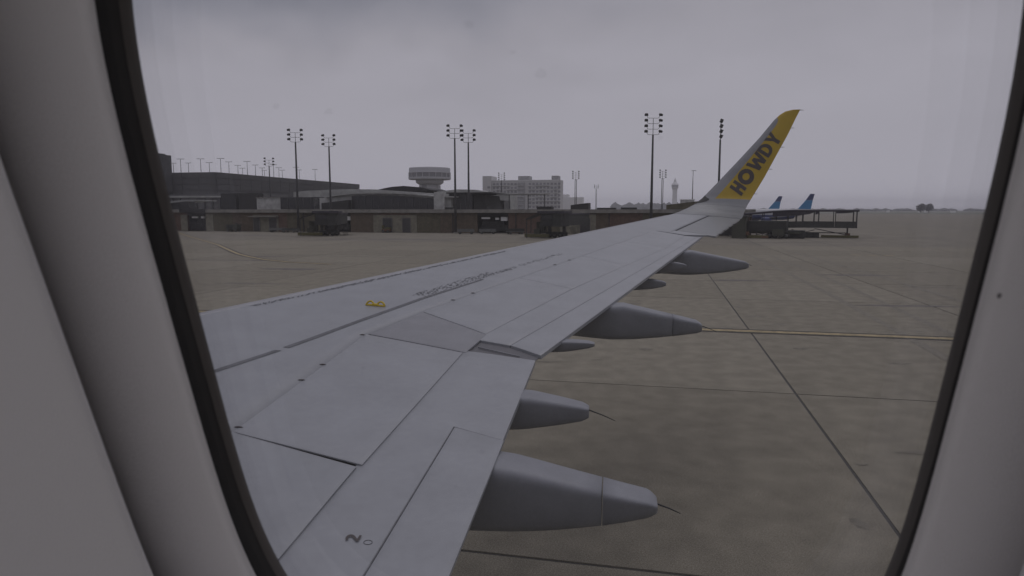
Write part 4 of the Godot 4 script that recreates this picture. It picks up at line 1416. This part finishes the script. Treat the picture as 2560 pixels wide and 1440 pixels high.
func build_bridges() -> void:
	jet_bridge("jet_bridge", "dark jet bridge with a low yellow bumper in front of the arched hall", Vector3(-32.0, 0, -117.5), 4.0, 13.5)
	jet_bridge("jet_bridge", "dark jet bridge half hidden by the wing's front edge", Vector3(6.3, 0, -108.5), -22.0, 17.0)
	# white equipment that shows in the bays
	# the open sided boarding bridge behind the wing tip
	var a := Vector3(38.7, 0, -118.0)
	var dir := (Vector3(55.6, 0, -110.0) - a)
	var turn := rad_to_deg(atan2(-dir.z, dir.x))
	var p := thing("boarding_bridge", "long open sided boarding bridge with a dark purple roof behind the wing tip", "jet bridge", a, turn)
	var L := dir.length()
	var st := begin()
	st.set_smooth_group(-1)
	# local x along the bridge, z towards the camera side
	var rp := [[-12.0, 2.3], [0.0, 3.1], [1.8, 3.85], [6.0, 4.25], [9.0, 4.42], [L + 0.2, 4.42]]
	var rows := []
	for q in rp: rows.append([Vector3(q[0], q[1], -1.7), Vector3(q[0], q[1] + 0.12, -1.6), Vector3(q[0], q[1] + 0.16, 0), Vector3(q[0], q[1] + 0.12, 1.6), Vector3(q[0], q[1], 1.7), Vector3(q[0], q[1] - 0.2, 1.66), Vector3(q[0], q[1] - 0.16, 0), Vector3(q[0], q[1] - 0.2, -1.66)])
	loft(st, rows, true, true)
	obj("roof", st, M.bridge_roof, p)
	# scalloped valance under the roof
	st = begin()
	st.set_smooth_group(-1)
	for q in [[6.0, 12.5, 0.75], [12.5, L - 5.6, 0.45], [L - 3.2, L - 0.5, 0.26]]:
		for k in 8:
			var x0: float = lerpf(q[0], q[1], k / 8.0); var x1: float = lerpf(q[0], q[1], (k + 1) / 8.0)
			var y0: float = 4.22 - q[2] * sqrt(1.0 - pow(k / 8.0, 2)); var y1: float = 4.22 - q[2] * sqrt(1.0 - pow((k + 1) / 8.0, 2))
			for z in [1.58, 1.62]: quad(st, Vector3(x0, 4.22, z), Vector3(x1, 4.22, z), Vector3(x1, y1, z), Vector3(x0, y0, z))
	obj("valance", st, M.bridge_roof, p)
	var dk := [[-12.0, 0.3], [0.0, 0.75], [5.0, 1.3], [9.0, 1.62], [L, 1.62]]
	rows = []
	st = begin()
	st.set_smooth_group(-1)
	for q in dk: rows.append([Vector3(q[0], q[1], -1.5), Vector3(q[0], q[1] + 0.14, -1.5), Vector3(q[0], q[1] + 0.14, 1.5), Vector3(q[0], q[1], 1.5)])
	loft(st, rows, true, true)
	obj("deck", st, M.bridge_grey, p)
	for z in [-1.52, 1.52]:
		var x := -11.0
		while x < L - 0.3:
			var to: float = minf(x + 2.4, L)
			var y0 := interp(x, [-12.0, 0.0, 5.0, 9.0], [0.3, 0.75, 1.3, 1.62])
			var y1 := interp(to, [-12.0, 0.0, 5.0, 9.0], [0.3, 0.75, 1.3, 1.62])
			var hh := 1.0
			var s2 := begin()
			s2.set_smooth_group(-1)
			for dz in [-0.03, 0.03]: quad(s2, Vector3(x + 0.02, y0, z + dz), Vector3(x + 0.02, y0 + hh, z + dz), Vector3(to - 0.02, y1 + hh, z + dz), Vector3(to - 0.02, y1, z + dz))
			quad(s2, Vector3(x + 0.02, y0 + hh, z - 0.03), Vector3(to - 0.02, y1 + hh, z - 0.03), Vector3(to - 0.02, y1 + hh, z + 0.03), Vector3(x + 0.02, y0 + hh, z + 0.03))
			obj("side_panel", s2, M.bridge_grey if x > 6 else M.bridge_dark, p)
			x = to
	for x in [2.2, 4.4, 6.4, 8.3, 9.6, 10.6, 12.3, 13.0, 15.2, 15.5, 18.1, 18.6]:
		for z in [-1.5, 1.5]:
			bx("post", M.steel, p, Vector3(x - 0.06, 1.7, z - 0.06), Vector3(x + 0.06, interp(x, [0.0, 1.8, 6.0, 9.0], [3.0, 3.7, 4.1, 4.25]), z + 0.06))
	# steps and machinery under it
	bx("stair_tower", M.bridge_olive, p, Vector3(0.6, 0.02, 7.2), Vector3(2.7, 3.4, 9.4))
	bx("stair_roof", M.bridge_dark, p, Vector3(0.4, 3.42, 2.0), Vector3(2.9, 3.55, 9.6))
	bx("side_room", M.bridge_dark, p, Vector3(2.75, 1.15, 3.0), Vector3(8.6, 2.75, 7.8))
	bx("side_room_base", M.bridge_olive, p, Vector3(3.0, 0.75, 3.2), Vector3(10.6, 1.1, 7.0))
	bx("support_column", M.steel, p, Vector3(6.3, 0.4, 6.4), Vector3(6.7, 1.1, 6.8))
	bx("support_column", M.steel, p, Vector3(7.9, 0.4, 6.4), Vector3(8.3, 1.1, 6.8))
	for x in [6.1, 6.9, 7.9, 8.6]: wheel(p, Vector3(x, 0.5, 7.2), 0.5, 0.35)
	bx("yellow_bumper", M.safety_yellow, p, Vector3(2.8, 0.06, 7.9), Vector3(6.0, 0.5, 8.4))
	bx("red_bumper_end", M.safety_orange, p, Vector3(5.0, 0.1, 8.41), Vector3(6.05, 0.38, 8.5))
	bx("orange_hose_reel", M.safety_orange, p, Vector3(2.3, 0.5, 8.6), Vector3(3.1, 1.1, 9.0))
	bx("support_leg", M.steel, p, Vector3(17.2, 0.3, -0.2), Vector3(17.45, 1.62, 0.2))
	bx("leg_base", M.safety_orange, p, Vector3(17.0, 0.05, -0.5), Vector3(17.75, 0.75, 0.5))
	bx("yellow_beam", M.safety_yellow, p, Vector3(13.5, 0.05, 0.2), Vector3(19.0, 0.42, 0.8))
	bx("drive_beam", M.steel, p, Vector3(9.0, 0.72, -0.1), Vector3(17.2, 0.86, 0.1))
	bx("machinery_box", M.bridge_dark, p, Vector3(10.8, 0.05, 0.5), Vector3(13.2, 0.75, 1.8))
	bx("tunnel_wall", M.bridge_dark, p, Vector3(-11.0, 0.9, 1.6), Vector3(2.6, 2.35, 1.75))
	bx("machinery_box", M.bridge_dark, p, Vector3(8.7, 0.1, 3.5), Vector3(11.2, 1.25, 6.5))
	bx("machinery_box", M.bridge_olive, p, Vector3(6.6, 0.5, 7.9), Vector3(8.3, 1.5, 8.6))
	for x in [3.2, 4.1, 5.0, 5.7]: bx("frame_leg", M.steel, p, Vector3(x, 0, 7.6), Vector3(x + 0.12, 1.15, 7.75))
	var fr := begin()
	for q in [[3.2, 0.2, 5.7, 0.95], [3.2, 0.95, 5.7, 0.2], [9.0, 1.3, 12.5, 0.3], [9.0, 0.3, 12.5, 1.3], [12.5, 1.5, 17.3, 0.5], [-9.0, 0.2, -5.0, 1.0], [-5.0, 0.2, -1.0, 1.0]]:
		tube(fr, [Vector3(q[0], q[1], 1.4), Vector3(q[2], q[3], 1.4)], [0.06], 5)
	for x in [-9.0, -5.0, -1.0]: tube(fr, [Vector3(x, 0, 1.4), Vector3(x, 1.2, 1.4)], [0.09], 5)
	obj("under_frame", fr, M.steel, p)
	for k in 7: bx("stair_step", M.bridge_dark, p, Vector3(0.2 - 0.45 * k, 2.0 - 0.28 * k, 7.6), Vector3(0.62 - 0.45 * k, 2.06 - 0.28 * k, 9.0))
	fr = begin()
	for z in [7.6, 9.0]: tube(fr, [Vector3(0.6, 3.0, z), Vector3(-2.6, 1.0, z)], [0.04], 5)
	obj("handrail", fr, M.steel, p)
	bx("low_skirt", M.bridge_dark, p, Vector3(-10.0, 0.15, 1.6), Vector3(0.3, 1.2, 1.9))

# ------------------------------------------------------------------ parked jets with blue tails
func build_parked_airplanes() -> void:
	var p := parked("parked_jet", "parked regional jet with a blue tail, nearer one behind the boarding bridge", Vector3(80.0, 0, -216.0), 4.0, true)
	var q: Node3D = dup(p, "parked_jet", "parked regional jet with a smaller looking blue tail, farther one of the pair", Vector3(84.4, 0, -253.0), 4.0)
	q.set_meta("category", "airplane")

func parked(called: String, label: String, at: Vector3, turn: float, _near: bool) -> Node3D:
	# nose towards -X, origin under the wing
	var p := thing(called, label, "airplane", at, turn, "parked jets with blue tails")
	var st := begin()
	st.set_smooth_group(1)
	var rings := []
	for q in [[-15.5, 2.7, 0.1], [-15.1, 2.75, 0.6], [-14.2, 2.85, 1.05], [-12.5, 3.1, 1.45], [-11, 3.25, 1.55], [6, 3.25, 1.55], [9, 3.45, 1.35], [12, 3.85, 0.95], [15, 4.3, 0.45], [15.9, 4.45, 0.12]]:
		var r := []
		for k in 20: r.append(Vector3(q[0], q[1] + sin(TAU * k / 20) * q[2] * 1.05, cos(TAU * k / 20) * q[2]))
		rings.append(r)
	loft(st, rings, true, true)
	obj("fuselage", st, M.plane_white, p)
	st = begin()
	st.set_smooth_group(-1)
	# navy belly
	rings = []
	for q in [[-14.0, 2.75, 0.98], [-12.5, 3.05, 1.47], [-11, 3.2, 1.57], [6, 3.2, 1.57], [9, 3.38, 1.37]]:
		var r := []
		for k in 11: r.append(Vector3(q[0], q[1] - 0.25 + sin(PI + PI * k / 10) * q[2], cos(PI + PI * k / 10) * q[2] * 1.012))
		rings.append(r)
	loft(st, rings, false)
	obj("belly", st, M.plane_navy, p)
	# fin, two tones
	fin(p, "fin", [[9.2, 4.5], [10.6, 4.85], [13.0, 7.6], [15.2, 7.6], [14.7, 4.6]], M.plane_blue)
	fin(p, "fin_cap", [[13.02, 7.62], [14.4, 9.57], [15.75, 9.57], [15.22, 7.62]], M.plane_navy)
	for s in [-1.0, 1.0]:
		st = begin()
		st.set_smooth_group(1)
		rings = []
		for q in [[0.0, -2.2, 2.6, 2.1], [0.3, -0.9, 2.4, 2.25], [0.65, 0.9, 2.35, 2.55], [1.0, 2.7, 3.6, 2.85]]:
			var z: float = s * (1.3 + q[0] * 11.5)
			var r := []
			for k in 10:
				var f := TAU * k / 10
				r.append(Vector3(lerpf(q[1], q[2], 0.5 + 0.5 * cos(f)), q[3] + sin(f) * 0.16 * (1.2 - q[0]), z))
			rings.append(r)
		loft(st, rings, true, true)
		obj("wing", st, M.plane_grey, p)
		fin(p, "winglet", [[2.7, 2.85], [3.5, 4.5], [3.9, 4.6], [3.7, 2.9]], M.plane_navy, s * 12.9)
		st = begin()
		st.set_smooth_group(1)
		rings = []
		for q in [[-3.2, 0.55], [-2.9, 0.75], [-1.8, 0.8], [-0.6, 0.6], [0.2, 0.3]]:
			var r := []
			for k in 14: r.append(Vector3(q[0], 1.6 + sin(TAU * k / 14) * q[1], s * 4.4 + cos(TAU * k / 14) * q[1]))
			rings.append(r)
		loft(st, rings, true, true)
		obj("engine", st, M.plane_navy, p)
		st = begin()
		st.set_smooth_group(1)
		rings = []
		for q in [[0.0, 12.2, 14.6], [1.0, 14.4, 15.4]]:
			var z: float = s * (0.5 + q[0] * 4.3)
			var r := []
			for k in 8: r.append(Vector3(lerpf(q[1], q[2], 0.5 + 0.5 * cos(TAU * k / 8)), 4.45 + q[0] * 0.3 + sin(TAU * k / 8) * 0.09, z))
			rings.append(r)
		loft(st, rings, true, true)
		obj("tailplane", st, M.plane_white, p)
		wheel(p, Vector3(1.4, 0.5, s * 2.6), 0.5, 0.3)
		bx("gear_leg", M.steel_pale, p, Vector3(1.3, 0.5, s * 2.6 - 0.08), Vector3(1.5, 2.2, s * 2.6 + 0.08))
	wheel(p, Vector3(-12.2, 0.36, 0), 0.36, 0.3)
	bx("gear_leg", M.steel_pale, p, Vector3(-12.28, 0.4, -0.07), Vector3(-12.12, 2.0, 0.07))
	var wm := BoxMesh.new()
	wm.size = Vector3(0.28, 0.38, 0.04)
	for k in 22:
		var o := put("cabin_window", wm, M.dark_glass, p)
		o.position = Vector3(-10.4 + 0.82 * k, 3.72, 1.5)
		o.rotation_degrees.x = -17
	# grey letter strokes of the airline's name along the side
	st = begin()
	st.set_smooth_group(-1)
	for q in [[-9.5, 0.35, 0.5], [-8.8, 0.3, 0.5], [-8.1, 0.16, 0.8], [-7.5, 0.16, 0.8], [-6.9, 0.16, 0.55], [-6.2, 0.35, 0.5], [-5.4, 0.5, 0.5]]:
		box(st, Vector3(q[0], 4.1, 1.27), Vector3(q[0] + q[1], 4.1 + q[2] * 0.5, 1.36), Transform3D.IDENTITY)
	obj("name_strokes", st, M.plane_grey, p)
	return p

func fin(parent: Node, called: String, outline: Array, m: Material, z := 0.0) -> void:
	var st := begin()
	st.set_smooth_group(-1)
	var poly := PackedVector2Array()
	for q in outline: poly.append(Vector2(q[0], q[1]))
	var idx := Geometry2D.triangulate_polygon(poly)
	for d in [-0.12, 0.12]:
		for k in range(0, idx.size(), 3):
			tri(st, Vector3(poly[idx[k]].x, poly[idx[k]].y, z + d), Vector3(poly[idx[k + 1]].x, poly[idx[k + 1]].y, z + d), Vector3(poly[idx[k + 2]].x, poly[idx[k + 2]].y, z + d))
	for k in poly.size():
		var a := poly[k]; var b := poly[(k + 1) % poly.size()]
		quad(st, Vector3(a.x, a.y, z - 0.12), Vector3(a.x, a.y, z + 0.12), Vector3(b.x, b.y, z + 0.12), Vector3(b.x, b.y, z - 0.12))
	obj(called, st, m, parent)

# ------------------------------------------------------------------ floodlight masts and garage lamps
func mast(called: String, label: String, at: Vector3, turn: float, tiers: int, twin := false, pale := false) -> Node3D:
	var p := thing(called, label, "floodlight mast", at, turn, "floodlight masts")
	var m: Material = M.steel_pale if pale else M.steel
	var st := begin()
	var H := 20.6
	var y_top := H - 0.3
	var y_low := H - 0.3 - 0.92 * (tiers - 1) - 0.3
	if twin:
		for x in [-0.28, 0.28]: tube(st, [Vector3(x, 0, 0), Vector3(x, y_low - 0.6, 0), Vector3(x * 0.6, y_low, 0)], [0.17, 0.12, 0.1], 8)
		tube(st, [Vector3(0, y_low - 0.2, 0), Vector3(0, y_top, 0)], [0.07], 6)
	else:
		tube(st, [Vector3(0, 0, 0), Vector3(0, 6, 0), Vector3(0, y_low, 0)], [0.27, 0.23, 0.15], 10)
		tube(st, [Vector3(0, y_low - 0.02, 0), Vector3(0, y_top - 0.35, 0)], [0.05], 6)
	obj("pole", st, m, p)
	st = begin()
	box(st, Vector3(-0.4, 0, -0.4), Vector3(0.4, 0.25, 0.4))
	obj("footing", st, M.fascia, p)
	for t in tiers:
		var y := y_low + 0.92 * t
		st = begin()
		tube(st, [Vector3(-1.15, y + 0.42, 0.1), Vector3(-0.95, y + 0.08, 0), Vector3(-0.75, y, 0), Vector3(0.75, y, 0), Vector3(0.95, y + 0.08, 0), Vector3(1.15, y + 0.42, 0.1)], [0.035], 5)
		obj("crossbar", st, m, p)
		for s in [-1.0, 1.0]:
			st = begin()
			st.set_smooth_group(-1)
			var tf := Transform3D(Basis(Vector3.UP, s * 0.25) * Basis(Vector3.RIGHT, 0.5), Vector3(s * 1.22, y + 0.58, 0.12))
			var f := [Vector3(-0.30, -0.18, 0.24), Vector3(0.30, -0.18, 0.24), Vector3(0.30, 0.18, 0.24), Vector3(-0.30, 0.18, 0.24)]
			var b := [Vector3(-0.2, -0.14, -0.24), Vector3(0.2, -0.14, -0.24), Vector3(0.2, 0.14, -0.24), Vector3(-0.2, 0.14, -0.24)]
			for k in 4:
				f[k] = tf * f[k]
				b[k] = tf * b[k]
			loft(st, [b, f], true, true)
			obj("floodlight", st, M.lamp_box, p)
	return p

func build_masts() -> void:
	mast("floodlight_mast", "floodlight mast in front of the black window box, left of two alike", Vector3(-43.8, 0, -140), 6, 3)
	mast("floodlight_mast", "floodlight mast rising behind the dark jet bridge by the arched hall", Vector3(-39.7, 0, -150), -4, 3)
	mast("floodlight_mast", "floodlight mast in front of the concourse, nearest to the round tower", Vector3(-11.0, 0, -133), 4, 3)
	mast("floodlight_mast", "floodlight mast with a lower head close right of the one by the tower", Vector3(-8.9, 0, -141), -6, 3)
	mast("floodlight_mast", "tallest floodlight mast with four rows of lamps, left of the wing tip", Vector3(24.0, 0, -118), 3, 4)
	mast("floodlight_mast", "floodlight mast seen edge on, just behind the yellow wing tip", Vector3(37.9, 0, -126), 76, 4)
	mast("floodlight_mast", "small floodlight mast before the parking garage", Vector3(-76.1, 0, -216), 22, 3)
	mast("floodlight_mast", "small floodlight mast in front of the hotel block", Vector3(-4.6, 0, -302), 8, 4, false)
	mast("floodlight_mast", "small twin legged floodlight mast right of the hotel block", Vector3(26.8, 0, -289), -6, 4, true)
	mast("floodlight_mast", "faint pale floodlight mast above the far treeline", Vector3(54.6, 0, -445), 12, 3, true, true)
	mast("floodlight_mast", "small twin legged floodlight mast next to the far control tower", Vector3(61.3, 0, -280), 10, 4, true)
	# double armed lamps on the garage roof
	var src: Node3D = null
	for q in [[404.3, 402], [417, 418.7], [439.7, 410.2], [458, 400], [477, 409.6], [507.7, 399.5], [529, 408.5], [557.3, 398.6], [577.4, 406.9], [599.5, 415.5], [611, 422.3], [622.8, 405.8], [642.8, 414.5], [659.7, 421.6], [665, 427.5], [688, 413.8], [701, 421.2], [709.3, 427.1], [744, 420.2], [751.5, 426.5], [790.6, 425.4]]:
		var D: float = 24.2 * 1700.0 / (525.0 - q[1])
		var at := Vector3((q[0] - 1280.0) / 1711.0 * D, 18.8, -D)
		if src == null:
			src = thing("roof_lamp", "thin double armed lamp on the parking garage roof", "street lamp", at, -20, "lamps on the parking garage roof")
			var st := begin()
			tube(st, [Vector3.ZERO, Vector3(0, 5, 0), Vector3(0, 9.8, 0)], [0.16, 0.13, 0.1], 6)
			obj("pole", st, M.steel, src)
			for s in [-1.0, 1.0]:
				st = begin()
				box(st, Vector3(minf(s * 0.3, s * 1.7), 9.75, -0.2), Vector3(maxf(s * 0.3, s * 1.7), 9.95, 0.2))
				obj("lamp_head", st, M.steel_pale, src)
			st = begin()
			tube(st, [Vector3(-0.4, 9.8, 0), Vector3(0.4, 9.8, 0)], [0.08], 6)
			obj("arm", st, M.steel, src)
		else:
			var o := dup(src, "roof_lamp", "thin double armed lamp on the parking garage roof", at, -20 + fmod(q[0] * 7.3, 40.0), "lamps on the parking garage roof")
			o.set_meta("category", "street lamp")

# ------------------------------------------------------------------ carts, boxes and other small things
func cart(called: String, label: String, at: Vector3, turn: float, body: Material, tall: float) -> Node3D:
	var p := thing(called, label, "baggage cart", at, turn, "baggage carts by the concourse")
	bx("bed", M.cart_grey, p, Vector3(-1.6, 0.42, -0.75), Vector3(1.6, 0.52, 0.75))
	bx("side_panel", body, p, Vector3(-1.55, 0.53, 0.66), Vector3(1.55, 0.53 + tall, 0.72))
	bx("side_panel", body, p, Vector3(-1.55, 0.53, -0.72), Vector3(1.55, 0.53 + tall, -0.66))
	bx("end_panel", body, p, Vector3(-1.6, 0.53, -0.65), Vector3(-1.54, 0.53 + tall, 0.65))
	for x in [-1.1, 1.1]:
		for z in [-0.65, 0.65]: wheel(p, Vector3(x, 0.22, z), 0.22, 0.14)
	var st := begin()
	tube(st, [Vector3(1.6, 0.4, 0), Vector3(2.3, 0.3, 0)], [0.04], 5)
	obj("tow_bar", st, M.steel, p)
	return p

func build_small_things() -> void:
	cart("baggage_cart", "grey panelled baggage cart below the bay with white boxes, left one", Vector3(-8.7, 0, -128.7), 0, M.cart_grey, 0.42)
	cart("baggage_cart", "grey panelled baggage cart below the bay with white boxes, right one", Vector3(-4.6, 0, -128.5), 0, M.cart_grey, 0.42)
	cart("baggage_cart", "dark low baggage cart at the foot of the mast by the black window box", Vector3(-44.6, 0, -137.5), -14, M.bridge_grey, 0.3)
	cart("baggage_cart", "dark empty baggage cart standing by the right bay door post", Vector3(0.6, 0, -127.5), 20, M.bridge_dark, 0.5)
	cart("baggage_cart", "low grey baggage cart between the rendered panel and the first mast", Vector3(-47.8, 0, -139.2), 10, M.cart_grey, 0.35)
	for q in [[-58.0, -142.2, 8.0, "dark boxy generator cart against the brick wall left of the paired doors"]]:
		var gc := thing("generator_cart", q[3], "generator", Vector3(q[0], 0, q[1]), SITE_TURN)
		bx("housing", M.bridge_olive, gc, Vector3(-1.3, 0.45, -0.7), Vector3(1.3, 1.55, 0.7))
		bx("exhaust", M.steel, gc, Vector3(0.6, 1.56, -0.1), Vector3(0.8, 1.9, 0.1))
		for k in 5: bx("louvre", M.bridge_dark, gc, Vector3(-1.0, 0.7 + 0.14 * k, 0.702), Vector3(0.2, 0.79 + 0.14 * k, 0.74))
		for x in [-0.9, 0.9]:
			for z in [-0.6, 0.6]: wheel(gc, Vector3(x, 0.25, z), 0.25, 0.16)
	# white boxes on dark racks inside the bays
	var info := [[-33.6, 1.7, 2.75, 0.34, "white box lying on a dark rack in the bay above the carts"], [-31.3, 0.7, 2.6, 0.4, "small cream box on a dark rack in the bay above the carts"], [-29.9, 1.3, 2.4, 0.75, "tall white box at the right end of the bay above the carts"], [-64.3, 0.9, 2.6, 0.4, "white box inside the bay right of the jet bridge cab"], [-62.7, 0.9, 2.4, 0.8, "tall white box inside the bay right of the jet bridge cab"], [-98.6, 1.4, 2.75, 0.35, "long white box in the dark bay at the window's left edge"], [-96.7, 0.7, 2.7, 0.42, "small white box in the dark bay at the window's left edge"]]
	for q in info:
		var b := thing("white_box", q[4], "box", site(q[0], q[2], 129.9), SITE_TURN, "white boxes in the baggage bays")
		bx("body", M.white_box, b, Vector3(-q[1] / 2, 0, -0.5), Vector3(q[1] / 2, q[3], 0.0))
		bx("lid", M.fascia, b, Vector3(-q[1] / 2 - 0.03, q[3] + 0.003, -0.53), Vector3(q[1] / 2 + 0.03, q[3] + 0.05, 0.03))
	for q in [[-34.9, -29.1, "dark storage rack in the bay above the grey carts"], [-67.6, -62.1, "dark storage rack in the bay behind the jet bridge"], [-99.7, -95.6, "dark storage rack in the bay at the window's left edge"]]:
		var rk := thing("storage_rack", q[2], "rack", site((q[0] + q[1]) / 2, 0, 130.2), SITE_TURN, "racks in the baggage bays")
		var hw: float = (q[1] - q[0]) / 2
		for y in [0.5, 1.45, 2.34]: bx("shelf", M.charcoal, rk, Vector3(-hw, y, -1.0), Vector3(hw, y + 0.06, 0.3))
		for x in [-hw, -hw / 3, hw / 3, hw - 0.1]:
			for z in [-1.0, 0.2]: bx("upright", M.charcoal, rk, Vector3(x, 0, z), Vector3(x + 0.1, 2.33, z + 0.08))
		bx("stored_load", M.bridge_dark, rk, Vector3(-hw + 0.2, 0.57, -0.9), Vector3(hw - 0.3, 1.38, 0.1))
		bx("stored_load", M.bridge_dark, rk, Vector3(-hw + 0.4, 1.52, -0.9), Vector3(hw * 0.7, 2.28, 0.1))
	# a small yellow tug parked before the doors
	var tg := thing("baggage_tug", "small yellow and red baggage tug by the left door of the rendered wall", "tug", site(-53.7, 0, 128.2), SITE_TURN)
	bx("chassis", M.safety_orange, tg, Vector3(-0.8, 0.25, -0.55), Vector3(0.8, 0.7, 0.55))
	bx("hood", M.safety_yellow, tg, Vector3(-0.1, 0.71, -0.5), Vector3(0.78, 1.05, 0.5))
	bx("seat_back", M.safety_yellow, tg, Vector3(-0.75, 0.71, -0.45), Vector3(-0.6, 1.45, 0.45))
	for x in [-0.5, 0.5]:
		for z in [-0.55, 0.55]: wheel(tg, Vector3(x, 0.28, z), 0.28, 0.2)
